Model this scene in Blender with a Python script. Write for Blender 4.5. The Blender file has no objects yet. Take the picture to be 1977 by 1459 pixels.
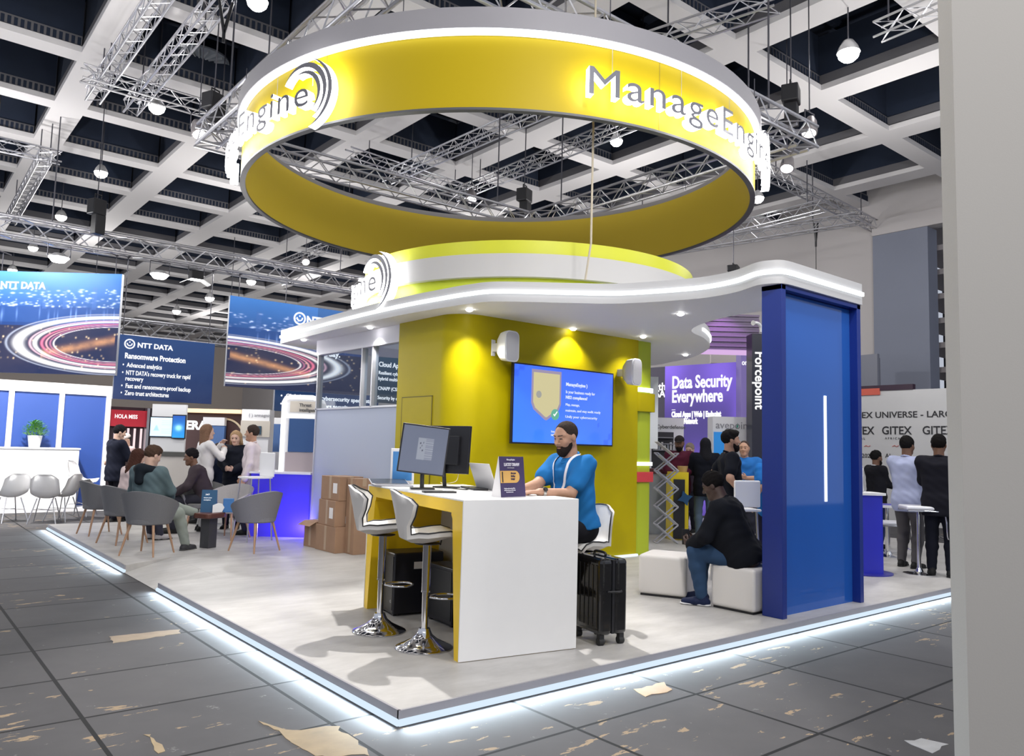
import bpy, math, random
import numpy as np
from mathutils import Vector, Matrix
random.seed(7)
S = bpy.context.scene
COL = S.collection
PI = math.pi
# ---------------------------------------------------------------- camera
CAM = Vector((-2.371658, -3.802897, 1.46))
FPX = 1505.772
CR = Vector((0.7722061, -0.6348086, 0.0267552)); CU = Vector((-0.0767635, -0.0514116, 0.9957230)); CF = Vector((0.6307179, 0.7709572, 0.0884304))
cd = bpy.data.cameras.new('camera'); cam = bpy.data.objects.new('camera', cd); COL.objects.link(cam)
cd.sensor_fit = 'HORIZONTAL'; cd.sensor_width = 36.0; cd.lens = FPX / 1977.0 * 36.0; cd.clip_end = 200; cd.clip_start = 0.05
cam.matrix_world = Matrix(((CR.x, CU.x, -CF.x, CAM.x), (CR.y, CU.y, -CF.y, CAM.y), (CR.z, CU.z, -CF.z, CAM.z), (0, 0, 0, 1)))
S.camera = cam
def ray(x, y): return CF + CR * ((x - 988.5) / FPX) - CU * ((y - 729.5) / FPX)
def at(x, y, d): return CAM + ray(x, y) * d                     # a pixel and a depth -> a point
def atz(x, y, z=0.0): r = ray(x, y); return CAM + r * ((z - CAM.z) / r.z)
def aty(x, y, Y): r = ray(x, y); return CAM + r * ((Y - CAM.y) / r.y)
def atx(x, y, X): r = ray(x, y); return CAM + r * ((X - CAM.x) / r.x)
# ---------------------------------------------------------------- world, exposure
S.view_settings.view_transform = 'Standard'; S.view_settings.look = 'None'; S.view_settings.gamma = 1.0
S.view_settings.exposure = 0.08
W = bpy.data.worlds.new('hall_air'); S.world = W; W.use_nodes = True
W.node_tree.nodes['Background'].inputs[0].default_value = (0.80, 0.86, 1.0, 1); W.node_tree.nodes['Background'].inputs[1].default_value = 0.55
try:
    S.cycles.use_denoising = True; S.cycles.max_bounces = 6; S.cycles.diffuse_bounces = 3; S.cycles.glossy_bounces = 3
    S.cycles.transmission_bounces = 6; S.cycles.transparent_max_bounces = 12; S.cycles.caustics_reflective = False; S.cycles.caustics_refractive = False
    S.cycles.sample_clamp_indirect = 6.0; S.cycles.use_light_tree = True
except Exception: pass
def spot(loc, to, power, ang=60, blend=.4, size=.1, col=(1, .97, .93)):
    l = bpy.data.lights.new('spot_light', 'SPOT'); l.energy = power; l.spot_size = math.radians(ang); l.spot_blend = blend; l.shadow_soft_size = size; l.color = col
    o = bpy.data.objects.new('spot_light', l); COL.objects.link(o); o.location = loc
    o.rotation_euler = (Vector(to) - Vector(loc)).to_track_quat('-Z', 'Y').to_euler(); return o
def point(loc, power, size=.15, col=(1, .98, .95)):
    l = bpy.data.lights.new('lamp_or_fill_light', 'POINT'); l.energy = power; l.shadow_soft_size = size; l.color = col
    o = bpy.data.objects.new('lamp_or_fill_light', l); COL.objects.link(o); o.location = loc; return o
def area(loc, to, power, sx, sy, col=(1, 1, 1), up='Y'):
    l = bpy.data.lights.new('area_light', 'AREA'); l.shape = 'RECTANGLE'; l.size = sx; l.size_y = sy; l.energy = power; l.color = col
    o = bpy.data.objects.new('area_light', l); COL.objects.link(o); o.location = loc
    o.rotation_euler = (Vector(to) - Vector(loc)).to_track_quat('-Z', up).to_euler(); return o
EDGE_W = 9.5
# hall lamps as low points, stage spots, and unseen fills added for brightness
for (x, y, z, w) in [(1.5, -1.5, 6.1, 420), (-3.5, 3., 6.2, 260), (8.5, -1., 6.1, 330), (13., 3., 6.2, 300), (12., 9.5, 6.2, 300), (-1., 9.5, 6.2, 300), (-1.0, 17.5, 6.2, 380), (6., 18., 6.2, 380), (13.5, 18., 6.2, 380), (-6, -4, 6.2, 300), (1.5, -7, 6.2, 220), (3., 29., 6.2, 450), (13, 29, 6.2, 450), (3, 44, 6.2, 600), (14, 44, 6.2, 600)]:
    point((x, y, z), w, .18)
spot((2.9, 3.2, 6.05), (.85, 1.1, 0), 1700, 48, .5, .07)
spot((-2.2, -6.2, 6.5), (1.6, .4, .8), 650, 70, .6, .25)  # unseen front spot added to brighten the counter front
spot((5.5, -5.5, 6.5), (3.6, .4, .8), 550, 75, .6, .25)  # second unseen front spot, added as fill towards the poufs
spot((-.5, 11.5, 4.5), (-.4, 14.4, .6), 1400, 95, .6, .1)  # added spot without a visible lamp, whitens the far left counter
spot((0.2, 4.6, 6.4), (1.2, 6.8, 0), 200, 60, .5, .1)  # added fill spot over the lounge
spot((7.0, 2.0, 6.6), (6., 1.6, 0), 500, 60, .5, .1)
for x, y in ((2.86, 3.36), (2.75, 5.52), (4.64, 3.50), (5.75, 3.30), (4.665, 1.795), (7.72, 4.12), (2.69, 7.48)): spot((x, y, 3.015), (x, y, 0), 140, 115, .6, .04)
point((-1.6, 11.9, 2.6), 170, .2)  # added fill point for the white shell chairs, no lamp hangs here
point((2.2, 10.6, 3.4), 150, .2)  # added fill point to brighten the white screen tower and people nearby

# ---------------------------------------------------------------- materials
MATS = {}
def mat(name, col=(.8, .8, .8), rough=.5, metal=0., emit=0., ecol=None, spec=.5, noise=0., nscale=20., bump=0., coat=0., alpha=1.):
    if name in MATS: return MATS[name]
    m = bpy.data.materials.new(name); m.use_nodes = True; nt = m.node_tree; b = nt.nodes['Principled BSDF']
    c = (*col, 1)
    b.inputs['Base Color'].default_value = c; b.inputs['Roughness'].default_value = rough; b.inputs['Metallic'].default_value = metal
    b.inputs['Specular IOR Level'].default_value = spec
    if coat: b.inputs['Coat Weight'].default_value = coat; b.inputs['Coat Roughness'].default_value = .05
    if emit: b.inputs['Emission Color'].default_value = (*(ecol or col), 1); b.inputs['Emission Strength'].default_value = emit
    if alpha < 1: b.inputs['Alpha'].default_value = alpha
    if noise or bump:
        tc = nt.nodes.new('ShaderNodeTexCoord'); n = nt.nodes.new('ShaderNodeTexNoise'); n.inputs['Scale'].default_value = nscale; n.inputs['Detail'].default_value = 4
        nt.links.new(tc.outputs['Object'], n.inputs['Vector'])
        if noise:
            mx = nt.nodes.new('ShaderNodeMixRGB'); mx.blend_type = 'MIX'
            mx.inputs[1].default_value = tuple(max(0, v * (1 - noise)) for v in col) + (1,); mx.inputs[2].default_value = tuple(min(1, v * (1 + noise)) for v in col) + (1,)
            nt.links.new(n.outputs['Fac'], mx.inputs[0]); nt.links.new(mx.outputs[0], b.inputs['Base Color'])
        if bump:
            bp = nt.nodes.new('ShaderNodeBump'); bp.inputs['Strength'].default_value = bump; bp.inputs['Distance'].default_value = .01
            nt.links.new(n.outputs['Fac'], bp.inputs['Height']); nt.links.new(bp.outputs[0], b.inputs['Normal'])
    MATS[name] = m; return m
def emis(name, col, k):
    if name in MATS: return MATS[name]
    m = bpy.data.materials.new(name); m.use_nodes = True; nt = m.node_tree; nt.nodes.clear()
    e = nt.nodes.new('ShaderNodeEmission'); e.inputs[0].default_value = (*col, 1); e.inputs[1].default_value = k
    o = nt.nodes.new('ShaderNodeOutputMaterial'); nt.links.new(e.outputs[0], o.inputs[0]); MATS[name] = m; return m
def glass(name, tint=(.9, .95, 1), refl=.12):
    if name in MATS: return MATS[name]
    m = bpy.data.materials.new(name); m.use_nodes = True; nt = m.node_tree; nt.nodes.clear()
    t = nt.nodes.new('ShaderNodeBsdfTransparent'); t.inputs[0].default_value = (*tint, 1); g = nt.nodes.new('ShaderNodeBsdfGlossy'); g.inputs['Roughness'].default_value = .02
    x = nt.nodes.new('ShaderNodeMixShader'); x.inputs[0].default_value = refl; o = nt.nodes.new('ShaderNodeOutputMaterial')
    nt.links.new(t.outputs[0], x.inputs[1]); nt.links.new(g.outputs[0], x.inputs[2]); nt.links.new(x.outputs[0], o.inputs[0]); MATS[name] = m; return m
def print_mat(name, k, rough=.5):
    if name in MATS: return MATS[name]
    m = bpy.data.materials.new(name); m.use_nodes = True; nt = m.node_tree; b = nt.nodes['Principled BSDF']; b.inputs['Roughness'].default_value = rough
    a = nt.nodes.new('ShaderNodeAttribute'); a.attribute_name = 'print'
    nt.links.new(a.outputs['Color'], b.inputs['Base Color'])
    if k: nt.links.new(a.outputs['Color'], b.inputs['Emission Color']); b.inputs['Emission Strength'].default_value = k
    MATS[name] = m; return m
# ---------------------------------------------------------------- mesh accumulation
class MB:
    def __init__(self): self.v = []; self.f = []; self.mi = []
    def add(self, vs, fs, mi=0, M=None):
        o = len(self.v)
        self.v += [tuple(M @ Vector(p)) for p in vs] if M else [tuple(p) for p in vs]
        self.f += [tuple(i + o for i in f) for f in fs]; self.mi += [mi] * len(fs); return self
    def box(self, x0, x1, y0, y1, z0, z1, mi=0, M=None):
        vs = [(x, y, z) for z in (z0, z1) for y in (y0, y1) for x in (x0, x1)]
        return self.add(vs, [(0, 2, 3, 1), (4, 5, 7, 6), (0, 1, 5, 4), (2, 6, 7, 3), (0, 4, 6, 2), (1, 3, 7, 5)], mi, M)
    def cbox(self, c, s, mi=0, M=None, rz=0):
        m = Matrix.Translation(c) @ Matrix.Rotation(rz, 4, 'Z')
        if M: m = M @ m
        return self.box(-s[0] / 2, s[0] / 2, -s[1] / 2, s[1] / 2, -s[2] / 2, s[2] / 2, mi, m)
    def prism(self, poly, z0, z1, mi=0, M=None, mside=None):
        n = len(poly); a = sum(poly[i][0] * poly[(i + 1) % n][1] - poly[(i + 1) % n][0] * poly[i][1] for i in range(n))
        if a < 0: poly = poly[::-1]
        vs = [(p[0], p[1], z0) for p in poly] + [(p[0], p[1], z1) for p in poly]
        self.add(vs, [tuple(range(n))[::-1], tuple(range(n, 2 * n))], mi, M)
        o = len(self.v) - 2 * n
        for i in range(n):
            j = (i + 1) % n; self.f.append((o + i, o + j, o + n + j, o + n + i)); self.mi.append(mi if mside is None else mside)
        return self
    def tube(self, pts, r, seg=8, mi=0, M=None, closed=False, caps=True):
        pts = [Vector(p) for p in pts]; n = len(pts); rs = r if isinstance(r, (list, tuple)) else [r] * n
        vs = []; up = None
        for i, p in enumerate(pts):
            if closed: t = pts[(i + 1) % n] - pts[i - 1]
            else: t = pts[min(i + 1, n - 1)] - pts[max(i - 1, 0)]
            t = t.normalized() if t.length > 1e-9 else Vector((0, 0, 1))
            if up is None:
                up = Vector((0, 0, 1)) if abs(t.z) < .9 else Vector((1, 0, 0))
            x = up - t * up.dot(t); x = x.normalized() if x.length > 1e-6 else t.orthogonal().normalized(); up = x; y = t.cross(x)
            for k in range(seg):
                a = 2 * PI * k / seg; vs.append(p + (x * math.cos(a) + y * math.sin(a)) * rs[i])
        fs = []
        for i in range(n if closed else n - 1):
            a = i * seg; b = ((i + 1) % n) * seg
            for k in range(seg): k2 = (k + 1) % seg; fs.append((a + k, a + k2, b + k2, b + k))
        if caps and not closed: fs.append(tuple(range(seg))[::-1]); fs.append(tuple((n - 1) * seg + k for k in range(seg)))
        return self.add(vs, fs, mi, M)
    def lathe(self, prof, seg=24, mi=0, M=None, a0=0., a1=2 * PI, cap=False):
        full = abs(a1 - a0 - 2 * PI) < 1e-6; m = seg if full else seg + 1; vs = []; fs = []
        for r, z in prof:
            for k in range(m): a = a0 + (a1 - a0) * k / seg; vs.append((r * math.cos(a), r * math.sin(a), z))
        for i in range(len(prof) - 1):
            for k in range(seg):
                k2 = (k + 1) % m; fs.append((i * m + k, i * m + k2, (i + 1) * m + k2, (i + 1) * m + k))
        if full and cap:
            if prof[0][0] > 1e-6: fs.append(tuple(range(m))[::-1])
            if prof[-1][0] > 1e-6: fs.append(tuple((len(prof) - 1) * m + k for k in range(m)))
        return self.add(vs, fs, mi, M)
    def grid(self, P, mi=0, M=None, thick=0., closed=False):          # P[i][j] points -> sheet, optionally thickened along normals
        n = len(P); m = len(P[0]); A = [[Vector(p) for p in row] for row in P]
        if not thick:
            return self.add([p for r in A for p in r], [(i * m + j, i * m + j + 1, (i + 1) * m + j + 1, (i + 1) * m + j) for i in range(n - 1) for j in range(m - 1)], mi, M)
        B = []
        for i in range(n):
            row = []
            for j in range(m):
                du = A[min(i + 1, n - 1)][j] - A[max(i - 1, 0)][j]; dv = A[i][min(j + 1, m - 1)] - A[i][max(j - 1, 0)]
                nn = du.cross(dv); nn = nn.normalized() if nn.length > 1e-9 else Vector((0, 0, 1)); row.append(A[i][j] + nn * thick)
            B.append(row)
        vs = [p for r in A for p in r] + [p for r in B for p in r]; o = n * m; fs = []
        for i in range(n - 1):
            for j in range(m - 1):
                a, b, c, d = i * m + j, i * m + j + 1, (i + 1) * m + j + 1, (i + 1) * m + j
                fs.append((a, d, c, b)[::-1][::-1]); fs.append((o + a, o + b, o + c, o + d))
        rim = [i * m for i in range(n)] + [(n - 1) * m + j for j in range(1, m)] + [i * m + m - 1 for i in range(n - 2, -1, -1)] + [j for j in range(m - 2, 0, -1)]
        for k in range(len(rim)): a, b = rim[k], rim[(k + 1) % len(rim)]; fs.append((a, b, o + b, o + a))
        return self.add(vs, fs, mi, M)
    def build(self, name, mats, parent=None, smooth=None, bev=0., loc=None, rz=0., sub=0, seg=2):
        me = bpy.data.meshes.new(name); me.from_pydata(self.v, [], self.f)
        mats = mats if isinstance(mats, (list, tuple)) else [mats]
        for m in mats: me.materials.append(m)
        if len(mats) > 1: me.polygons.foreach_set('material_index', self.mi)
        me.validate(); me.update()
        if smooth is not None:
            me.polygons.foreach_set('use_smooth', [True] * len(me.polygons))
            if smooth < 180: me.set_sharp_from_angle(angle=math.radians(smooth))
        o = bpy.data.objects.new(name, me); COL.objects.link(o)
        if parent: o.parent = parent
        if loc is not None: o.location = loc
        o.rotation_euler = (0, 0, rz)
        if bev:
            b = o.modifiers.new('edge', 'BEVEL'); b.width = bev; b.segments = seg; b.limit_method = 'ANGLE'; b.angle_limit = math.radians(40)
        if sub:
            s = o.modifiers.new('round', 'SUBSURF'); s.levels = s.render_levels = sub
        return o
def thing(name, label, cat, loc=(0, 0, 0), rz=0., group=None):
    o = bpy.data.objects.new(name, None); COL.objects.link(o); o.empty_display_size = .1
    o.location = loc; o.rotation_euler = (0, 0, rz); return tag(o, label, cat, group)
def tag(o, label, cat, group=None):
    o['label'] = label; o['category'] = cat
    if group: o['group'] = group
    return o
def struct(o): o['kind'] = 'structure'; return o
def dup(root, loc, rz, label=None, group=None):
    def cp(o, par):
        c = o.copy(); COL.objects.link(c)
        if par: c.parent = par
        for ch in list(o.children): cp(ch, c)
        return c
    r = cp(root, None); r.location = loc; r.rotation_euler = (0, 0, rz)
    if label: r['label'] = label
    if group: r['group'] = group
    return r
# ---------------------------------------------------------------- text
def text_mesh(txt, size, ext=0.002, bold=0., align='LEFT', space=1.0, wide=1.0, shear=0., res=3):
    c = bpy.data.curves.new('t', 'FONT'); c.body = txt; c.size = size; c.extrude = ext; c.offset = bold; c.align_x = align; c.space_character = space; c.shear = shear; c.resolution_u = res
    o = bpy.data.objects.new('t', c); COL.objects.link(o)
    me = bpy.data.meshes.new_from_object(o.evaluated_get(bpy.context.evaluated_depsgraph_get()))
    vs = [(v.co.x * wide, v.co.y, v.co.z) for v in me.vertices]; fs = [tuple(p.vertices) for p in me.polygons]
    bpy.data.objects.remove(o); bpy.data.curves.remove(c); bpy.data.meshes.remove(me)
    return vs, fs
def face_M(origin, xdir, up=(0, 0, 1)):           # local x -> xdir, local y -> up, local z -> out of the face
    x = Vector(xdir).normalized(); u = Vector(up); z = x.cross(u).normalized(); u = z.cross(x)
    M = Matrix((x, u, z)).transposed().to_4x4(); M.translation = Vector(origin); return M
def lines(mb, M, rows, mi=0, ext=.002):           # rows: (text, x, y, size, bold[, wide])
    for r in rows:
        wd = r[5] if len(r) > 5 else 1.
        vs, fs = text_mesh(r[0], r[3], ext, r[4], wide=wd if wd > 0 else 1.)
        if wd < 0: k = -wd / max(v[0] for v in vs); vs = [(v[0] * k, v[1], v[2]) for v in vs]     # a negative width is the length of the line in metres
        mb.add([(v[0] + r[1], v[1] + r[2], v[2] + ext + .001) for v in vs], fs, mi, M)
    return mb
def print_panel(name, w, h, nx, ny, fn, m, parent, M):   # a printed sheet: one colour per vertex, from fn(u, v)
    u, v = np.meshgrid(np.linspace(0, 1, nx), np.linspace(0, 1, ny))
    me = bpy.data.meshes.new(name); P = np.stack([u * w, v * h, np.zeros_like(u)], -1).reshape(-1, 3)
    R = np.array(M.to_3x3()); P = P @ R.T + np.array(M.translation)
    i = (np.arange(ny - 1)[:, None] * nx + np.arange(nx - 1)[None]).ravel()
    F = np.stack([i, i + 1, i + nx + 1, i + nx], 1)
    me.from_pydata(P.tolist(), [], F.tolist()); me.update()
    c = np.ones((nx * ny, 4), np.float32); c[:, :3] = np.clip(fn(u, v).reshape(-1, 3), 0, 4)
    a = me.color_attributes.new('print', 'FLOAT_COLOR', 'POINT'); a.data.foreach_set('color', c.ravel())
    me.materials.append(m); o = bpy.data.objects.new(name, me); COL.objects.link(o)
    if parent: o.parent = parent
    return o
def smoothpath(pts, n=6, closed=False):          # Catmull-Rom
    P = [Vector(p) for p in pts]; out = []; N = len(P)
    for i in range(N if closed else N - 1):
        if closed: a, b, c, d = P[i - 1], P[i], P[(i + 1) % N], P[(i + 2) % N]
        else: a, b, c, d = P[max(i - 1, 0)], P[i], P[i + 1], P[min(i + 2, N - 1)]
        for k in range(n):
            t = k / n; out.append(.5 * ((2 * b) + (c - a) * t + (2 * a - 5 * b + 4 * c - d) * t * t + (3 * b - a - 3 * c + d) * t ** 3))
    if not closed: out.append(P[-1])
    return out
WHITE = mat('white_laminate', (.84, .83, .82), .45, noise=.02, nscale=8)
GLOSSW = mat('white_paint', (.86, .86, .87), .35)
YEL = mat('yellow_laminate', (.44, .36, .0), .45, spec=.2, noise=.03, nscale=6)
YELD = mat('desk_yellow', (.88, .58, .012), .38)
LIME = mat('lime_paint', (.50, .58, .015), .45)
BLUE = mat('blue_lacquer', (.012, .04, .30), .3, coat=.2)
BLACK = mat('black_plastic', (.012, .012, .015), .42)
DGREY = mat('dark_grey_metal', (.10, .10, .12), .45, metal=.6)
CHROME = mat('chrome', (.78, .78, .80), .08, metal=1.)
ALU = mat('aluminium', (.62, .62, .66), .32, metal=.85)
CARD = mat('cardboard', (.33, .20, .125), .8, noise=.15, nscale=6)
LEDW = emis('led_white', (.93, .97, 1.), 2.4)
LEDS = emis('led_soft', (.80, .90, 1.), 1.15)
LAMPE = emis('lamp_white', (1., .98, .95), 25.)
TXTW = emis('sign_white', (1, 1, 1), 1.1)

# ---------------------------------------------------------------- setting: hall floor, ceiling, walls
def floor_mat():
    m = bpy.data.materials.new('hall_floor_panels'); m.use_nodes = True; nt = m.node_tree; b = nt.nodes['Principled BSDF']; L = nt.links; N = nt.nodes.new
    g = N('ShaderNodeNewGeometry'); sx = N('ShaderNodeSeparateXYZ'); L.new(g.outputs['Position'], sx.inputs[0])
    def math_(op, a, b_=None, c=None):
        n = N('ShaderNodeMath'); n.operation = op
        for i, q in enumerate((a, b_, c)):
            if q is None: continue
            if isinstance(q, (int, float)): n.inputs[i].default_value = q
            else: L.new(q, n.inputs[i])
        return n.outputs[0]
    def seam(o, off, step, w):
        t = math_('DIVIDE', math_('SUBTRACT', o, off), step); fr = math_('SUBTRACT', t, math_('FLOOR', t)); d = math_('MULTIPLY', math_('MINIMUM', fr, math_('SUBTRACT', 1., fr)), step)
        return math_('LESS_THAN', d, w), math_('FLOOR', t)
    s1, i1 = seam(sx.outputs[0], -.275, 1.07, .012); s2, i2 = seam(sx.outputs[1], -.58, .845, .011)
    sm = math_('MAXIMUM', s1, s2)
    def noise(scale, vec=None, detail=5, rough=.6):
        n = N('ShaderNodeTexNoise'); n.inputs['Scale'].default_value = scale; n.inputs['Detail'].default_value = detail; n.inputs['Roughness'].default_value = rough
        L.new(vec or g.outputs['Position'], n.inputs['Vector']); return n.outputs['Fac']
    def mapped(sc):
        n = N('ShaderNodeVectorMath'); n.operation = 'MULTIPLY'; L.new(g.outputs['Position'], n.inputs[0]); n.inputs[1].default_value = sc; return n.outputs[0]
    wn = N('ShaderNodeTexWhiteNoise'); wn.noise_dimensions = '2D'; cv = N('ShaderNodeCombineXYZ'); L.new(i1, cv.inputs[0]); L.new(i2, cv.inputs[1]); L.new(cv.outputs[0], wn.inputs['Vector'])
    base = N('ShaderNodeMixRGB'); base.inputs[1].default_value = (.060, .058, .062, 1); base.inputs[2].default_value = (.100, .096, .100, 1)
    L.new(math_('ADD', math_('MULTIPLY', noise(2.2), .8), math_('MULTIPLY', math_('SUBTRACT', wn.outputs['Value'], .5), .35)), base.inputs[0])
    ramp = N('ShaderNodeMixRGB'); ramp.inputs[2].default_value = (.27, .20, .13, 1); L.new(base.outputs[0], ramp.inputs[1])      # tan glue remains
    st = math_('MULTIPLY', math_('GREATER_THAN', noise(1.0, mapped((3.2, 11., 1.)), 6, .62), .615), math_('GREATER_THAN', noise(.55), .52))
    L.new(st, ramp.inputs[0])
    r2 = N('ShaderNodeMixRGB'); r2.inputs[2].default_value = (.20, .195, .195, 1); L.new(ramp.outputs[0], r2.inputs[1])           # pale scuffs
    L.new(math_('MULTIPLY', math_('GREATER_THAN', noise(9., None, 5, .7), .68), .5), r2.inputs[0])
    r3 = N('ShaderNodeMixRGB'); r3.inputs[2].default_value = (.008, .008, .009, 1); L.new(r2.outputs[0], r3.inputs[1]); L.new(sm, r3.inputs[0])
    L.new(r3.outputs[0], b.inputs['Base Color']); b.inputs['Roughness'].default_value = .8; b.inputs['Specular IOR Level'].default_value = .25
    return m
HF = -.09
o = MB().box(-14, 34, -9, 64, HF - .2, HF).build('floor', floor_mat()); struct(o)
# tape and glue patches that stay on the panels
def patch(px, col, label):
    P0 = [atz(x, y, HF) for x, y in px]; poly = []; rp = random.Random(px[0][0])
    for i, p in enumerate(P0):
        n = P0[(i + 1) % len(P0)]; L = (n - p).length; k = max(2, int(L / .05))
        for j in range(k): q = p.lerp(n, j / k); poly.append((q.x + rp.uniform(-.018, .018), q.y + rp.uniform(-.018, .018)))
    o = MB().prism(poly, HF, HF + .002).build('floor_stain', mat('stain_' + str(col), col, .6, noise=.35, nscale=9)); tag(o, label, 'stain', 'glue marks on the hall floor'); return o
patch([(213, 1228), (345, 1215), (350, 1222), (216, 1242)], (.22, .165, .11), 'long tan tape mark on the grey floor panels left of the lit platform edge')
patch([(505, 1392), (560, 1412), (650, 1402), (720, 1459), (600, 1459)], (.22, .155, .075), 'large yellowish glue patch on the floor near the platform corner')
patch([(280, 1418), (292, 1421), (318, 1452), (305, 1454)], (.26, .19, .10), 'narrow yellow tape strip on the floor at the bottom left')
patch([(1222, 1330), (1282, 1318), (1300, 1333), (1246, 1343)], (.34, .21, .10), 'orange glue patch on the floor in front of the black suitcase')
patch([(1748, 1432), (1772, 1424), (1825, 1437), (1800, 1452)], (.34, .34, .35), 'grey metal floor plate at the bottom right')
CW = mat('ceiling_beam_paint', (.70, .68, .69), .7); CG = mat('ceiling_lattice_grey', (.13, .127, .14), .7); CD = mat('coffer_dark', (.010, .018, .040), .85, noise=.5, nscale=.8)
b = MB(); CZ = 9.0
X0, X1, Y0, Y1 = -8.4, 20.4, -1.6, 62.0
for k in range(-3, 7):
    x = .62 + 3.01 * k; b.box(x - .33, x + .33, Y0, Y1, CZ, CZ + .12, 0); b.box(x - .30, x + .30, Y0, Y1, CZ + .12, CZ + .34, 1); b.box(x - .28, x + .28, Y0, Y1, CZ + .34, CZ + 1.2, 2)
for k in range(-2, 20):
    y = 4.53 + 2.95 * k
    for j in range(-4, 7):
        xa = .62 + 3.01 * j + .33; xb = xa + 3.01 - .66
        if xa > X1: continue
        b.box(xa, min(xb, X1), y - .24, y + .24, CZ, CZ + .12, 0); b.box(xa, min(xb, X1), y - .20, y + .20, CZ + .12, CZ + .34, 1); b.box(xa, min(xb, X1), y - .18, y + .18, CZ + .34, CZ + 1.2, 2)
        for s in (-1, 1):                                                             # perforated lattice strips on the beam sides
            n = 22 if y < 26 else 0
            for q in range(n):
                xx = xa + (min(xb, X1) - xa) * (q + .5) / n; b.box(xx - .03, xx + .03, y + s * .2 - .012, y + s * .2 + .012, CZ + .15, CZ + .30, 2)
b.box(X0, X1, Y0, Y1, CZ + 1.6, CZ + 1.7, 2)
for k in range(45):                                                                   # ducts and joists in the dark
    y = Y0 + 1.4 * k; b.box(X0, X1, y, y + .12, CZ + 1.35, CZ + 1.5, 2)
o = b.build('ceiling', [CW, CG, CD]); struct(o)
WB = mat('hall_wall_beige', (.56, .53, .53), .8, noise=.04, nscale=.7); WBL = mat('hall_wall_bluegrey', (.24, .26, .33), .8, noise=.04, nscale=.9)
XR = 20.4
b = MB().box(XR, XR + .3, 7.0, 62., HF, CZ + 1.7, 0).box(XR, XR + .3, -6., 7.0, 8.0, CZ + 1.2, 0).box(XR - .35, XR, -6., 7.0, 7.95, 8.4, 0)
o = b.build('wall_right', [WB]); struct(o)
o = MB().box(XR - .3, XR + .3, 5.45, 7.0, HF, 7.95).build('wall_pier', WBL); struct(o)
b = MB(); b.box(XR + 4.5, XR + 4.8, -8., 7., HF, 9., 0)
o = b.build('wall_beyond', mat('beyond_dark', (.02, .02, .025), .8)); struct(o)
yb = 58.
b = MB().box(-30, 40, yb + .5, yb + .8, HF, CZ + 1.2, 1); b.box(-30, 40, yb, yb + .5, HF, 5.9, 0)
for px in (252, 348, 435, 520): q = aty(px, 650, yb); b.box(q.x - .8, q.x + .8, yb, yb + .5, 5.9, CZ, 0)
o = b.build('wall_back', [mat('hall_wall_tan', (.52, .46, .42), .8), mat('hall_wall_upper', (.30, .28, .31), .8)]); struct(o)
# near wall end that cuts off the right of the view
q = atz(1843, 1459, HF); ed = CAM + (q - CAM) * .80
o = MB().box(0, 2.2, -.10, 0, HF, 4.2, 0, Matrix.Translation((ed.x, ed.y, 0)) @ Matrix.Rotation(math.radians(-36), 4, 'Z')).build('wall_near', mat('stand_wall_beige', (.47, .445, .41), .75, bump=.05, nscale=120)); struct(o)
# far lit beams seen through the opening past the pier
b = MB()
for k in range(9): b.box(XR + 1., XR + 4.4, 2.0, 6.6, 2.5 + .72 * k, 2.5 + .72 * k + .16)
o = b.build('wall_opening_beams', mat('far_beam', (.42, .38, .38), .7)); struct(o)

# ---------------------------------------------------------------- the stand: platform, canopy, ring, walls
def deck_mat():
    m = bpy.data.materials.new('stand_vinyl'); m.use_nodes = True; nt = m.node_tree; b = nt.nodes['Principled BSDF']; N = nt.nodes.new; L = nt.links
    g = N('ShaderNodeNewGeometry'); v = N('ShaderNodeVectorMath'); v.operation = 'MULTIPLY'; L.new(g.outputs['Position'], v.inputs[0]); v.inputs[1].default_value = (1, 2.2, 1)
    n = N('ShaderNodeTexNoise'); n.inputs['Scale'].default_value = 1.6; n.inputs['Detail'].default_value = 7; n.inputs['Roughness'].default_value = .65; L.new(v.outputs[0], n.inputs['Vector'])
    r = N('ShaderNodeMapRange'); r.inputs[1].default_value = .3; r.inputs[2].default_value = .7; L.new(n.outputs['Fac'], r.inputs[0])
    x = N('ShaderNodeMixRGB'); x.inputs[1].default_value = (.36, .347, .335, 1); x.inputs[2].default_value = (.52, .505, .49, 1); L.new(r.outputs[0], x.inputs[0]); L.new(x.outputs[0], b.inputs['Base Color'])
    b.inputs['Roughness'].default_value = .45; return m
DECK = deck_mat(); TRIM = mat('platform_trim', (.30, .29, .31), .45); TUBE = emis('tube_diffuser', (.72, .86, 1.), .95)
XE, YE = 12.2, 10.985
pl = thing('exhibition_platform', 'raised grey vinyl exhibition platform with a glowing light strip along its edges', 'platform', (0, 0, 0))
MB().prism([(.012, .012), (XE, .012), (XE, YE), (.012, YE), (.012, 6.0), (.62, 6.37), (.62, 4.72), (.012, 4.655)], -.088, 0).build('deck', DECK, pl)
MB().add([(.62, 4.72, -.001), (.62, 6.37, -.001), (.0, 6.0, -.085), (.0, 4.655, -.085), (.62, 4.72, -.089), (.62, 6.37, -.089)], [(0, 3, 2, 1), (0, 4, 3), (1, 2, 5), (3, 4, 5, 2)]).build('ramp', DECK, pl)
edges = [((0, 0), (XE, 0), (0, -1)), ((0, 0), (0, 4.655), (-1, 0)), ((0, 6.0), (0, YE), (-1, 0))]
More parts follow.
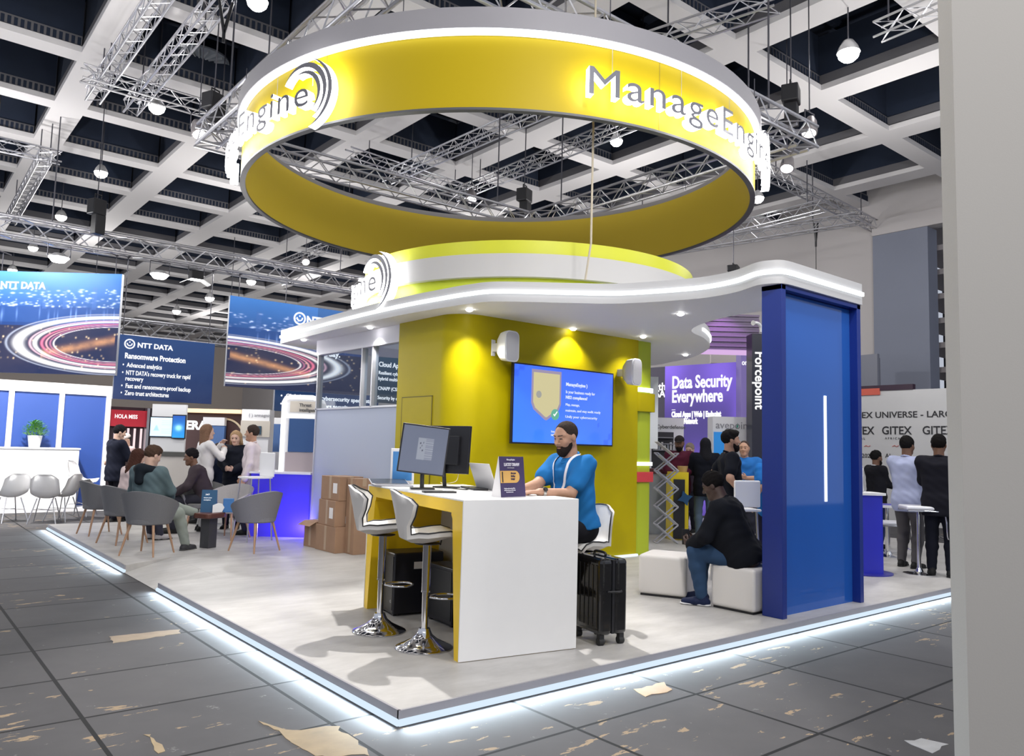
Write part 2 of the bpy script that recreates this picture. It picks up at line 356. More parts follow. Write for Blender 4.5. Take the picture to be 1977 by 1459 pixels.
for (ax, ay), (bx_, by_), (nx, ny) in edges:
    x0, x1 = sorted((ax, bx_)); y0, y1 = sorted((ay, by_))
    if nx: MB().box(-.004, .012, y0, y1, -.048, -.0002).build('edge_trim', TRIM, pl)
    else: MB().box(x0 - .004, x1, -.004, .012, -.048, -.0002).build('edge_trim', TRIM, pl)
    p0 = Vector((ax, ay, -.066)) + Vector((nx, ny, 0)) * .004; p1 = Vector((bx_, by_, -.066)) + Vector((nx, ny, 0)) * .004
    MB().tube([p0, p1], .0195, 12).build('light_tube', TUBE, pl, smooth=180)
    L_ = (p1 - p0).length; mid = (p0 + p1) / 2
    t = Vector((nx, ny, 0)); loc = mid + t * .026; loc.z = -.046
    a = area(loc, loc + t + Vector((0, 0, -.45)), EDGE_W * L_, L_, .01, (.74, .89, 1.))
    z = -(t + Vector((0, 0, -.22))).normalized(); xx = (p1 - p0).normalized(); yy = z.cross(xx); a.rotation_euler = Matrix((xx, yy, z)).transposed().to_euler()
# ---- canopy
front = [(5.5, .10), (4.15, .09), (4.02, .11), (3.95, .20), (3.94, .34), (4.06, .62), (4.105, .93), (4.05, 1.24), (3.76, 1.88), (3.37, 2.26), (3.02, 2.55), (2.74, 2.83), (2.65, 3.12), (2.60, 3.46), (2.52, 4.5), (2.54, 6.2), (2.66, 8.3)]
backe = [(3.3, 8.6), (5.2, 8.5), (8.0, 7.2), (8.65, 5.75), (8.42, 4.95), (8.12, 4.3), (7.6, 3.65), (7.12, 3.2), (6.45, 2.80), (5.85, 2.55), (5.5, 2.2), (5.24, 1.68), (5.14, 1.2), (5.2, .8), (5.5, .7)]
fp = [Vector((p[0], p[1], 0)) for p in front[:1]] + smoothpath([(p[0], p[1], 0) for p in front[1:]], 5); bp_ = smoothpath([(p[0], p[1], 0) for p in backe[:-1]], 5) + [Vector((5.5, .7, 0))]
out = [(p.x, p.y) for p in fp + bp_]
can = thing('canopy', 'white wavy canopy with a glowing light line along its fascia, over the yellow stand', 'canopy', (0, 0, 0))
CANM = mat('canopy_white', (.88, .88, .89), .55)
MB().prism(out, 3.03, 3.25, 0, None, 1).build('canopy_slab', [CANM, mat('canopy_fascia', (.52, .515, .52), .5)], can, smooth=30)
cen = Vector((4.8, 4, 0))
def offset(path, d):
    r = []
    for i, p in enumerate(path):
        t = (path[min(i + 1, len(path) - 1)] - path[max(i - 1, 0)]).normalized(); n = Vector((-t.y, t.x, 0)); r.append(p + n * d)
    return r
def ribbon(name, path, z0, z1, d0, d1, m, par):     # a band standing d0..d1 outside the path
    a = offset(path, d0); b = offset(path, d1); mb = MB(); n = len(a)
    vs = [(p.x, p.y, z0) for p in a] + [(p.x, p.y, z0) for p in b] + [(p.x, p.y, z1) for p in b] + [(p.x, p.y, z1) for p in a]; fs = []
    for i in range(n - 1):
        for k in range(4): k2 = (k + 1) % 4; fs.append((k * n + i, k2 * n + i, k2 * n + i + 1, k * n + i + 1))
    fs += [(0, n, 2 * n, 3 * n), (n - 1, 2 * n - 1, 3 * n - 1, 4 * n - 1)]
    return mb.add(vs, fs).build(name, m, par, smooth=40)
sgn = 1 if (offset(fp, .1)[10] - cen).length > (fp[10] - cen).length else -1
ribbon('light_strip', fp, 3.118, 3.158, 0, sgn * .022, LEDW, can)
bl = [p for p in bp_ if p.x > 6.3 and p.y < 6]
ribbon('light_strip', bl, 3.118, 3.158, 0, sgn * .022, LEDW, can)
for k, (x, y, lab) in enumerate([(2.86, 3.40, 'round white downlight in the canopy above the rounded yellow wall corner'), (2.75, 5.52, 'round downlight in the canopy over the blue grey partition'),
        (4.64, 3.53, 'small downlight in the canopy directly above the wall screen'), (5.75, 3.30, 'downlight in the canopy near the right wall speaker'),
        (4.665, 1.795, 'downlight in the canopy midway between speaker and blue column'), (7.72, 4.12, 'far small downlight under the rounded rear lobe of the canopy'), (4.63, .6, 'downlight in the canopy inside the blue column top'), (2.69, 7.48, 'downlight at the far left tip of the canopy')]):
    t = thing('downlight', lab, 'light', (x, y, 3.03), 0, 'downlights in the canopy')
    MB().lathe([(.036, -.004), (.05, -.004), (.05, 0), (.036, 0)], 20).build('bezel', GLOSSW, t, smooth=40)
    MB().lathe([(0, -.028), (.022, -.025), (.038, -.015), (.042, -.004)], 20).build('lens', LAMPE, t)
# ---- yellow core wall, along X at y=3.62 with rounded corner, then back along x=2.87
yw = thing('display_enclosure', 'yellow rounded stand wall carrying the screen and speakers under the canopy', 'wall panel', (0, 0, 0))
cx, cy, cr = 3.22, 3.97, .35
arc = [(cx - cr * math.cos(a), cy - cr * math.sin(a)) for a in np.linspace(0, PI / 2, 14)]
poly = [(2.87, 4.95)] + arc + [(6.02, 3.62), (6.02, 3.9), (4.0, 3.9), (3.1, 4.95)]
MB().prism(poly, .0, 3.03).build('wall_body', YEL, yw, smooth=35)
MB().box(2.862, 2.8705, 4.12, 4.80, .05, 2.05).box(2.861, 2.8705, 4.11, 4.12, .05, 2.06, 1).box(2.861, 2.8705, 4.80, 4.81, .05, 2.06, 1).box(2.861, 2.8705, 4.11, 4.81, 2.05, 2.06, 1).build('access_door', [YEL, mat('seam_dark', (.10, .08, .0), .6)], yw)
MB().box(5.3, 6.02, 3.58, 3.615, .0, .03).build('light_strip', LEDS, yw)
lc = thing('lime_pylon', 'lime green rounded column with light rings and a red band right of the yellow wall', 'column', (6.2, 3.84, 0))
def rrect(w, d, r, n=5):
    P = []
    for sx, sy, a0 in ((1, 1, 0), (-1, 1, PI / 2), (-1, -1, PI), (1, -1, 1.5 * PI)):
        for k in range(n + 1): a = a0 + PI / 2 * k / n; P.append((sx * (w / 2 - r) + r * math.cos(a), sy * (d / 2 - r) + r * math.sin(a)))
    return P
MB().prism(rrect(.34, .40, .09), 0, 3.03).build('shaft', mat('lime_body', (.42, .50, .02), .45), lc, smooth=35)
for z0, z1, w, m, nm in ((2.30, 2.36, .40, LEDW, 'light_ring'), (1.25, 1.30, .40, LEDW, 'light_ring'), (2.02, 2.28, .44, YEL, 'yellow_collar'), (1.02, 1.16, .42, mat('coral_red', (.62, .05, .06), .5), 'red_band')):
    MB().prism(rrect(w, w + .05, .09), z0, z1).build(nm, m, lc, smooth=35)
# ---- glazed partition going back
pa = thing('glazed_screen', 'blue grey stand partition with a glazed strip above, behind the cardboard boxes', 'partition', (0, 0, 0))
PB = mat('partition_bluegrey', (.42, .47, .60), .5); MB().box(2.93, 2.99, 5.0, 7.42, .0, 1.96).build('lower_panel', PB, pa)
PW = mat('partition_frame', (.52, .53, .58), .35, metal=.2)
for y in (4.985, 5.72, 6.02, 7.42): MB().box(2.915, 3.005, y - .016, y + .016, 0 if y in (4.985, 7.42) else 1.96, 2.82).build('post', PW, pa)
MB().box(2.90, 3.02, 4.95, 7.46, 2.80, 3.028).build('header', mat('header_white', (.74, .73, .80), .5), pa); MB().box(2.915, 3.005, 4.95, 7.46, 1.95, 1.975).build('rail', PW, pa)
for y0, y1 in ((5.02, 5.69), (5.75, 5.99), (6.05, 7.39)): MB().box(2.955, 2.965, y0, y1, 1.975, 2.80).build('pane', glass('partition_glass'), pa)
# ---- screen
tv = thing('television', 'large wall screen showing a blue slide with a shield, on the yellow wall', 'screen', (0, 0, 0))
tx0, tx1, tz0, tz1, ty = 3.60, 5.37, 1.505, 2.495, 3.50
MB().box(tx0, tx1, ty - .02, ty + .02, tz0, tz1).build('casing', BLACK, tv, bev=.004)
MB().box(tx0 + .5, tx1 - .5, ty + .02, 3.618, tz0 + .2, tz1 - .2).build('bracket', BLACK, tv)
def tvfn(u, v):
    c = np.zeros(u.shape + (3,)); c[..., 0] = .030 + .02 * u; c[..., 1] = .115 + .03 * (1 - v); c[..., 2] = .78
    g = ((np.floor(u * 22) * 7 + np.floor(v * 12) * 13) % 5 < 1) & ((u < .13) & (v > .7) | (u > .84) & (v < .3)); c[g] *= .75
    return c
M = face_M((tx0 + .02, ty - .0215, tz0 + .02), (1, 0, 0)); sw, sh = tx1 - tx0 - .04, tz1 - tz0 - .04
print_panel('slide', sw, sh, 60, 36, tvfn, print_mat('screen_glow', 1.0, .06), tv, M)
def shield(s): return [(x * s, y * s) for x, y in [(-.5, .62), (.5, .62), (.5, -.22), (.42, -.38), (.05, -.62), (0, -.64), (-.05, -.62), (-.42, -.38), (-.5, -.22)]]
Ms = M @ Matrix.Translation((.53, .60, 0))
MB().prism(shield(.50), 0, .003, 0, Ms).prism(shield(.44), .003, .005, 1, Ms).lathe([(0, .006), (.045, .006)], 20, 2, Ms @ Matrix.Translation((-.13, .0, 0))).lathe([(0, .006), (.07, .006)], 24, 3, Ms @ Matrix.Translation((.15, -.24, 0))).add([(.115, -.24, .008), (.14, -.265, .008), (.19, -.205, .008), (.18, -.195, .008), (.14, -.24, .008), (.125, -.23, .008)], [(0, 1, 2, 3, 4, 5)], 4, Ms).build('shield_graphic', [emis('slide_lilac', (.42, .36, .52), .8), emis('slide_cream', (.62, .56, .32), 1.), emis('slide_greyring', (.45, .45, .42), .8), emis('slide_green', (.18, .55, .40), .8), TXTW], tv)
SL = ([('ManageEngine )', .86, .74, .062, .0012), ('Is your business ready for', .86, .645, .056, 0, -.53), ('NIS2 compliance?', .86, .575, .056, .001, -.39), ('Map, manage,', .86, .485, .046, 0), ('maintain, and stay audit ready', .86, .41, .046, 0, -.64), ('Unify your cybersecurity', .86, .33, .046, 0, -.58), ('Scan to learn more about', .62, .135, .034, 0), ('NIS2 and our compliance centre', .62, .09, .034, 0)])
[lines(MB(), M, [q]).build('slide_text', emis('slide_text_white', (.75, .82, 1), 1.0), tv) for q in SL]
# ---- speakers
def speaker(x, y, z, yaw, lab):
    t = thing('loudspeaker', lab, 'speaker', (x, y, z), yaw)
    prof = [(-.13, -.19), (.10, -.19)]; mb = MB()
    def ring(yy, w, h, r):
        return [(p[0], yy, p[1]) for p in rrect(w, h, r, 4)]
    R = [ring(.0, .23, .36, .06), ring(-.05, .24, .37, .07), ring(.06, .22, .34, .06), ring(.13, .16, .22, .05), ring(.15, .10, .14, .03)]
    order = [R[1], R[0], R[2], R[3], R[4]]; n = len(order[0])
    vs = [p for r in order for p in r]; fs = []
    for i in range(4):
        for k in range(n): k2 = (k + 1) % n; fs.append((i * n + k, i * n + k2, (i + 1) * n + k2, (i + 1) * n + k))
    fs.append(tuple(range(n))); fs.append(tuple(4 * n + k for k in range(n))[::-1])
    mb.add(vs, fs).build('cabinet', GLOSSW, t, smooth=40)
    MB().prism(rrect(.205, .335, .06), 0, .008, 0, Matrix.Translation((0, -.05, 0)) @ Matrix.Rotation(PI / 2, 4, 'X')).build('grille', mat('speaker_grille', (.62, .62, .64), .6, bump=.3, nscale=400), t)
    MB().box(-.04, .04, .14, .26, -.05, .05).box(-.05, .05, .25, .275, -.10, .10).build('bracket', GLOSSW, t, bev=.006)
    return t
speaker(3.44, 3.37, 2.655, math.radians(6), 'white wall speaker on the yellow wall left of the screen')
speaker(5.66, 3.38, 2.53, math.radians(8), 'white wall speaker on the yellow wall right of the screen')
# ---- drum on the canopy
dr = thing('canopy_drum', 'round tiered drum of lime and white bands standing on the white canopy', 'drum', (5.07, 4.97, 0))
for r0, r1, z0, z1, m, nm in ((2.2, 2.36, 3.25, 3.47, LIME, 'lime_band'), (2.2, 2.44, 3.47, 3.75, mat('drum_white', (.50, .49, .49), .5), 'white_band'), (2.2, 2.40, 3.75, 3.92, mat('lime_top', (.60, .62, .02), .45), 'lime_crown')):
    MB().lathe([(r0, z0), (r1, z0), (r1, z1), (r0, z1), (r0, z0)], 120).build(nm, m, dr, smooth=30)
# ---- ring sign
RC = (4.63, 5.17); RR = 3.65
rg = thing('ring_banner', 'large suspended yellow ring banner with glowing lettering above the stand', 'banner', (RC[0], RC[1], 0))
RYO = mat('ring_yellow', (.44, .32, .004), .5, spec=.2); RYI = mat('ring_yellow_inner', (.56, .41, .04), .6, spec=.2)
MB().lathe([(RR, 4.92), (RR, 5.70)], 160).build('outer_band', RYO, rg, smooth=60)
MB().lathe([(RR - .06, 5.86), (RR - .06, 4.92)], 160).build('inner_band', RYI, rg, smooth=60)
MB().lathe([(RR - .065, 4.90), (RR + .006, 4.90), (RR + .006, 4.925), (RR - .065, 4.925), (RR - .065, 4.90)], 160).build('bottom_trim', mat('ring_trim', (.07, .07, .08), .5), rg, smooth=30)
MB().lathe([(RR + .0, 5.74), (RR + .085, 5.74), (RR + .085, 5.96), (RR - .0, 5.96), (RR - .0, 5.74)], 160).build('fascia', mat('ring_fascia', (.28, .27, .29), .55, noise=.06, nscale=1.5), rg, smooth=30)
MB().lathe([(RR + .005, 5.695), (RR + .075, 5.695), (RR + .075, 5.74), (RR + .005, 5.74), (RR + .005, 5.695)], 160).build('light_ring', LEDW, rg, smooth=30)
for k in range(6):
    a = math.radians(20 + 60 * k); MB().box(RR - .003, RR + .0015, -.004, .004, 4.93, 5.69, 0, Matrix.Rotation(a, 4, 'Z')).build('panel_seam', mat('ring_seam', (.25, .18, .01), .6), rg)
def ring_text(txt, size, zbase, a_start, r0, depth, names, par, right=None, swirl=False, bold=.0, edge=11., wide=1.22):
    vs, fs = text_mesh(txt, size, depth / 2, bold, res=4, wide=wide, space=1.12)
    w = max(v[0] for v in vs); a0 = math.radians(a_start) if right is None else math.radians(right) - w / r0
    def bend(v): a = a0 + v[0] / r0; r = r0 + depth / 2 + v[2]; return (r * math.cos(a), r * math.sin(a), zbase + v[1])
    if swirl:
        for rad, th, ph0, ph1 in ((.33, .030, -1.0, 2.6), (.25, .026, -.9, 2.0), (.40, .026, -1.25, 1.2)):
            n = 26; ring = []
            for k in range(n + 1):
                ph = ph0 + (ph1 - ph0) * k / n; tt = th * math.sin(PI * (k + .4) / (n + .8)); ring.append((ph, tt))
            o = len(vs); cx0, cy0 = w - .10, size * .30
            for sgn_z in (-depth / 2, depth / 2):
                for ph, tt in ring:
                    for rr_ in (rad - tt, rad + tt): vs.append((cx0 + rr_ * math.cos(ph), cy0 + rr_ * math.sin(ph), sgn_z))
            m2 = 2 * (n + 1)
            for k in range(n):
                a, b, c, d = o + 2 * k, o + 2 * k + 1, o + 2 * k + 3, o + 2 * k + 2
                fs += [(a, b, c, d), (a + m2, d + m2, c + m2, b + m2), (a, d, d + m2, a + m2), (b, b + m2, c + m2, c)]
    mi = []
    for f in fs: z = [vs[i][2] for i in f]; mi.append(0 if min(z) > depth / 2 - 1e-5 else 1)
    mb = MB(); mb.v = [bend(v) for v in vs]; mb.f = list(fs); mb.mi = mi
    mb.build(names, [mat('letter_face', (.20, .20, .23), .35, metal=.3), emis('letter_side', (1, 1, 1), edge)], par)
    return a0, w
a0, w_ = ring_text('ManageEngine', .43, 5.07, 244.7, RR + .10, .10, 'lettering', rg, swirl=True, bold=.0)
ring_text('ManageEngine', .43, 5.07, 0, RR + .10, .10, 'lettering', rg, right=199.2, swirl=True, bold=.0)
ring_text('ManageEngine', .40, 3.42, 0, 2.46, .12, 'lettering', dr, right=180.5, swirl=True, bold=.0, edge=5.)
LETTER_ARC = (a0, w_ / (RR + .1))
for a in [126, 142, 158, 174, 188, 198, 250, 264, 278, 292, 306]:
    p = Vector(((RR + .07) * math.cos(math.radians(a)), (RR + .07) * math.sin(math.radians(a)), 5.70)); MB().tube([p, p + Vector((0, 0, -.35))], .003, 5).build('letter_wire', ALU, rg)
for a in (100, 160, 215, 250, 300, 350):
    p = Vector((RR * math.cos(math.radians(a)), RR * math.sin(math.radians(a)), 5.98)); MB().tube([p, p + Vector((0, 0, .5))], .006, 6).build('suspension_wire', DGREY, rg)
q = CAM + (atz(1146, 225, 4.9) - CAM) * 1.07; cb = MB().tube([(q.x, q.y, 10.6), (q.x, q.y, 5.2), tuple(aty(1141, 470, q.y + .02)), tuple(aty(1130, 540, q.y + .05))], .012, 6).build('hanging_cable', mat('cable_tan', (.5, .44, .34), .6)); tag(cb, 'thin pale cable hanging through the yellow ring down to the canopy', 'cable')
# ---- blue column
bc = thing('blue_pylon', 'tall glossy blue framed column with an illuminated glass panel at the platform edge', 'column', (0, 0, 0))  # glass has no lamp, its glowing bar stands in for a reflection
BLF = mat('blue_frame', (.008, .028, .22), .35)
MB().box(4.02, 4.09, .12, .33, 0, 3.03).build('left_fin', BLF, bc, bev=.004)
MB().box(5.43, 5.50, .12, .33, 0, 3.03).build('right_fin', BLF, bc, bev=.004)
MB().box(4.09, 5.43, .22, .33, 0, 3.03).build('blue_core', mat('blue_core', (.02, .09, .42), .4), bc)
MB().box(4.09, 5.43, .205, .219, .0, 2.98).build('glass_front', mat('blue_glass', (.02, .11, .46), .05, spec=.45), bc)
q = aty(1594, 865, .20); MB().box(q.x - .018, q.x + .018, .196, .205, aty(1594, 968, .2).z, aty(1594, 764, .2).z).build('light_or_reflection_bar', emis('bar_reflection', (.85, .92, 1.), 2.), bc)  # glowing bar put in for a reflection on the glass, not a lamp
MB().box(4.02, 5.5, .12, .33, 2.985, 3.029).build('top_rail', BLF, bc)

# ---------------------------------------------------------------- counter and what stands on it
dk = thing('demo_counter', 'white demo counter with yellow edges and tapered end legs beside the suitcase', 'counter', (.816, .583, 0))
ux = Vector((.94, -.166)).normalized(); uy = Vector((-ux.y, ux.x)); ROT = math.atan2(ux.y, ux.x); DKM = Matrix.Translation((.816, .583, 0)) @ Matrix.Rotation(ROT, 4, 'Z')
dk.rotation_euler = (0, 0, ROT); dL, dWd, dH = 1.98, .955, 1.09
def leg_poly(y_out, sgn, top, bot): return [(y_out, 0), (y_out, dH - .003), (y_out + sgn * (top + .02), dH - .003), (y_out + sgn * (top + .02), dH - .12), (y_out + sgn * top, dH - .14), (y_out + sgn * bot, 0)]
Mleg = lambda x: Matrix.Translation((x, 0, 0)) @ Matrix(((0, 0, 1, 0), (1, 0, 0, 0), (0, 1, 0, 0), (0, 0, 0, 1)))
def leg(y, s, nm):
    MB().prism(leg_poly(y, s, .17, .075), 0, dWd - .012, 0, Mleg(.006)).build(nm, YELD, dk)
leg(.012, 1, 'leg'); leg(dL - .012, -1, 'leg')
MB().box(0, dWd, 0, .012, .004, dH).build('front_panel', WHITE, dk, bev=.002)
MB().box(0, dWd, dL - .012, dL, .004, dH).build('rear_panel', WHITE, dk, bev=.002)
MB().box(.004, dWd - .004, .012, dL - .012, dH - .10, dH - .012).build('apron', YELD, dk)
MB().box(0, dWd, 0.0121, dL - .0121, dH - .012, dH).build('worktop', mat('worktop_white', (.88, .87, .86), .35), dk, bev=.002)
MB().box(.66, .68, .10, dL - .10, .0, dH - .10).build('modesty_panel', mat('panel_grey', (.55, .54, .53), .6), dk)
def dpt(x, y, z=dH): return DKM @ Vector((x, y, z))
def on_desk(px, py): q = atz(px, py, dH); return q
# tent card
p0 = on_desk(968, 960); p1 = on_desk(1015, 958); tw = (p1 - p0).length; xd = (p1 - p0).normalized()
tc = thing('tent_card', 'dark purple lucky draw tent card standing on the white counter end', 'tent card', (p0.x, p0.y, dH)); tc.rotation_euler = (0, 0, math.atan2(xd.y, xd.x))
th_ = .30; tdp = .10
PURP = mat('card_purple', (.045, .03, .10), .5); PAPER = mat('card_paper', (.80, .78, .78), .6)
MB().add([(0, 0, 0), (tw, 0, 0), (tw, .035, th_), (0, .035, th_), (0, .003, 0), (tw, .003, 0), (tw, .038, th_), (0, .038, th_)], [(0, 1, 2, 3), (4, 7, 6, 5), (0, 3, 7, 4), (1, 5, 6, 2), (3, 2, 6, 7), (0, 4, 5, 1)]).build('front_leaf', PURP, tc)
MB().add([(0, tdp, 0), (tw, tdp, 0), (tw, .039, th_), (0, .039, th_), (0, tdp + .003, 0), (tw, tdp + .003, 0), (tw, .042, th_), (0, .042, th_)], [(0, 3, 2, 1), (4, 5, 6, 7), (0, 4, 7, 3), (1, 2, 6, 5), (3, 7, 6, 2), (0, 1, 5, 4)]).build('back_leaf', PAPER, tc)
MB().add([(-.001, .003, 0), (-.001, tdp, 0), (-.001, .038, th_)], [(0, 2, 1)]).build('side_web', PAPER, tc)
upv = Vector((0, .035, th_)).normalized(); Mt = face_M((0, -.0008, 0), (1, 0, 0), upv)
TL = ([('ManageEngine', tw * .28, th_ * .91, .016, .0003), ('LUCKY DRAW', tw * .16, th_ * .77, .032, .0008, .82), ('Enter to win a prize', tw * .3, th_ * .715, .009, 0), ('Simply scan the code and fill in', tw * .12, th_ * .20, .012, .0002, .8), ('the form to be part of the draw', tw * .12, th_ * .155, .012, .0002, .8), ('for a chance to win', tw * .2, th_ * .11, .012, .0002, .8)]); [lines(MB(), Mt, [q]).build('card_text', mat('card_text_white', (.75, .72, .8), .5), tc) for q in TL]
pp = [(0, .105), (tw * .62, .105)] + [(tw * .62 + .045 * math.sin(a), .15 - .045 * math.cos(a)) for a in np.linspace(.2, PI - .2, 8)] + [(tw * .62, .195), (0, .195)]
MB().prism(pp, .0005, .0012, 0, Mt).box(.018, .028, .11, .188, .0014, .003, 1, Mt).build('card_panel', [mat('card_gold', (.62, .36, .10), .5), BLACK], tc)
mb = MB(); lines(mb, Mt @ Matrix.Translation((0, 0, .0012)), [('Are you', tw * .42, .172, .017, .0003), ('feeling', tw * .42, .150, .017, .0003), ('lucky?', tw * .42, .128, .017, .0003)]); mb.build('card_slogan', PURP, tc)
# monitors
def monitor(base, yaw, lab, tilt=0., roll=0., w=.50, h=.40, show=True, portrait=False):
    t = thing('monitor', lab, 'monitor', base, yaw)                    # screen faces local -y
    B = MB().prism(rrect(.20, .17, .02), 0, .012).build('base', BLACK, t, bev=.002)
    MB().tube([(0, .03, .012), (0, .055, .16), (0, .05, .26)], .018, 8).build('stand_neck', BLACK, t, smooth=60)
    T = Matrix.Translation((0, 0, .125 + h / 2)) @ Matrix.Rotation(roll, 4, 'Y') @ Matrix.Rotation(tilt, 4, 'X')
    MB().box(-w / 2, w / 2, -.012, .018, -h / 2, h / 2, 0, T).box(-w * .3, w * .3, .018, .045, -h * .32, h * .28, 0, T).build('screen_case', BLACK, t, bev=.003)
    if show:
        def fn(u, v):
            c = np.zeros(u.shape + (3,)); c[:] = (.085, .098, .14); c *= (1 - .15 * u)[..., None]
            k = (u > .36) & (u < .70) & (v > .28) & (v < .76); c[k] = (.16, .175, .21); k2 = k & (((v * 22) % 1) < .35) & (u > .53); c[k2] = (.10, .11, .15)
            for a, b_ in ((.41, .64), (.45, .58), (.48, .65), (.42, .53), (.47, .49)): c[(abs(u - a) < .012) & (abs(v - b_) < .018)] = (.03, .03, .05)
            return c
        print_panel('display', w - .024, h - .024, 70, 60, fn, print_mat('display_dim', .75), t, T @ face_M((-w / 2 + .012, -.0128, -h / 2 + .012), (1, 0, 0)))
    return t
q = on_desk(815, 944); monitor((q.x, q.y, dH), math.radians(-28), 'black monitor showing a dim grey page, at the far end of the counter', .08, .10, .40, .41)
q = on_desk(862, 941); m2 = monitor((q.x, q.y, dH), math.radians(112), 'black monitor turned side-on with its back to the laptop, on the counter', .08, .0, .46, .42, show=False)
# laptops, tablets, keyboard, mouse, phone
def laptop(loc, yaw, lab, col, tilt=math.radians(112), w=.33, d=.23):
    t = thing('laptop', lab, 'laptop', loc, yaw)
    MB().prism(rrect(w, d, .012), 0, .014).build('base', col, t, bev=.002)
    MB().box(-w / 2 + .02, w / 2 - .02, -.02, d / 2 - .02, .0142, .0155).build('keyboard', BLACK, t)
    T = Matrix.Translation((0, d / 2, .014)) @ Matrix.Rotation(-(tilt - PI / 2), 4, 'X')
    MB().box(-w / 2, w / 2, 0, .007, 0, d, 0, T).build('lid', col, t, bev=.002)
    MB().box(-w / 2 + .008, w / 2 - .008, -.001, 0, .01, d - .008, 0, T).build('screen', mat('laptop_screen', (.05, .06, .08), .2, emit=.2), t)
    return t
SIL = mat('laptop_silver', (.62, .61, .62), .35, metal=.3)
q = on_desk(967, 948); laptop((q.x + .10, q.y + .16, dH), math.radians(84), 'silver laptop open in front of the seated man on the counter', SIL)
q = on_desk(760, 938); laptop((q.x, q.y + .02, dH), math.radians(-22), 'thin grey laptop lying open behind the front bar stool', mat('laptop_grey', (.35, .35, .38), .4), math.radians(172), .34, .24)
def slab(px, py, w, d, h, yaw, m, name, lab, cat, r=.01):
    q = on_desk(px, py); o = MB().prism(rrect(w, d, r), 0, h).build(name, m, None, bev=.0015, loc=(q.x, q.y, dH), rz=yaw); return tag(o, lab, cat)
slab(915, 944, .42, .13, .018, math.radians(70), BLACK, 'keyboard', 'black keyboard lying beside the side-on monitor', 'keyboard')
slab(1040, 953, .20, .14, .008, math.radians(20), PAPER, 'notepad', 'white notepad under the man wrist at the counter edge', 'notepad')
slab(1048, 951, .15, .075, .009, math.radians(12), BLACK, 'phone', 'black phone lying by the man forearm on the counter', 'phone', .012)
slab(848, 951, .26, .10, .014, math.radians(-20), BLACK, 'tablet', 'flat black tablet on the counter below the monitors', 'tablet')
q = on_desk(925, 938); mo = MB().lathe([(.0, .032), (.018, .030), (.028, .02), (.031, .008), (.03, 0)], 16).build('computer_mouse', GLOSSW, None, smooth=60, loc=(q.x, q.y, dH)); tag(mo, 'white computer mouse beside the keyboard', 'mouse')
q = on_desk(772, 934); pc = thing('poster_stand', 'white framed blue poster standing on the counter behind the grey monitor', 'poster', (q.x + .02, q.y, dH), math.radians(-30))
MB().box(-.11, .11, -.03, .0, 0, .33, 0, Matrix.Rotation(-.12, 4, 'X')).build('frame', PAPER, pc, bev=.003)
MB().box(-.09, .09, -.034, -.03, .03, .30, 0, Matrix.Rotation(-.12, 4, 'X')).build('print', mat('poster_blue', (.05, .22, .52), .4), pc)
# cables
def cable(pts, lab, r=.004, col=BLACK): o = MB().tube(smoothpath(pts, 6), r, 6).build('cable', col, None, smooth=180); return tag(o, lab, 'cable')
q = on_desk(905, 945); q2 = on_desk(868, 944); cable([(q2.x, q2.y, dH + .012), (q2.x + .06, q2.y - .05, dH + .005), (q.x - .05, q.y - .04, dH + .005), (q.x, q.y, dH + .02)], 'black cable on the counter between monitor base and keyboard')
q = on_desk(850, 935); q2 = on_desk(885, 930); cable([(q.x, q.y, dH + .02), (q.x + .05, q.y, dH + .008), (q2.x - .05, q2.y - .03, dH + .01), (q2.x, q2.y, dH + .10)], 'thin tan cable looping up behind the side-on monitor', .003, mat('cable_tan', (.5, .44, .34)))
dpq = lambda x, y, z: tuple(dpt(x, y, z))
cable([dpq(.62, 1.0, .98), dpq(.60, 1.05, .84), dpq(.58, 1.25, .72), dpq(.56, 1.5, .70), dpq(.54, 1.55, .58)], 'black cable drooping under the counter to the computer tower', .007)
cable([dpq(.62, .55, .98), dpq(.62, .55, .8), dpq(.60, .56, .5), dpq(.5, .5, .01), dpq(.42, .62, .008), dpq(.5, .8, .008)], 'black cable hanging under the counter near its front leg', .006)
cable([dpq(.34, .75, .008), dpq(.42, .85, .008), dpq(.50, .80, .010), dpq(.56, .95, .008), dpq(.60, 1.1, .06)], 'tangled black power cable on the floor under the counter', .008)
# towers under the counter
def tower(x, y, w, d, h, rz, lab, detail=True):
    p = dpt(x, y, 0); t = thing('computer_tower', lab, 'computer', (p.x, p.y, 0), ROT + rz)
    MB().box(-w / 2, w / 2, -d / 2, d / 2, .015, h).build('case', mat('tower_black', (.014, .014, .02), .35), t, bev=.012)
    MB().box(-w / 2 - .004, -w / 2, -d / 2 + .02, d / 2 - .02, .05, h - .03).build('bezel', BLACK, t)
    for sx in (-1, 1):
        for sy in (-1, 1): MB().box(sx * (w / 2 - .03) - .015, sx * (w / 2 - .03) + .015, sy * (d / 2 - .04) - .015, sy * (d / 2 - .04) + .015, 0, .016).build('foot', BLACK, t)
    if detail:
        MB().box(-.05, .05, -d / 2 - .002, -d / 2, h - .14, h - .08).build('paper_label', PAPER, t)
        MB().lathe([(0, 0), (.012, .004)], 12, 0, Matrix.Translation((-w / 2 - .001, -d / 2 + .05, .12)) @ Matrix.Rotation(-PI / 2, 4, 'Y')).build('button', ALU, t)
    return t
tower(.33, 1.66, .46, .30, .53, .0, 'large black computer tower with a paper label under the far end of the counter')
tower(.46, 1.15, .20, .42, .47, .1, 'narrow black computer tower in the middle under the counter', False)
p = dpt(.50, .62, 0); bx_ = thing('printed_box', 'black box with a blue and white print under the counter by its front leg', 'box', (p.x, p.y, 0), ROT + .05)
MB().box(-.14, .14, -.22, .22, 0, .36).build('box_body', BLACK, bx_, bev=.004)
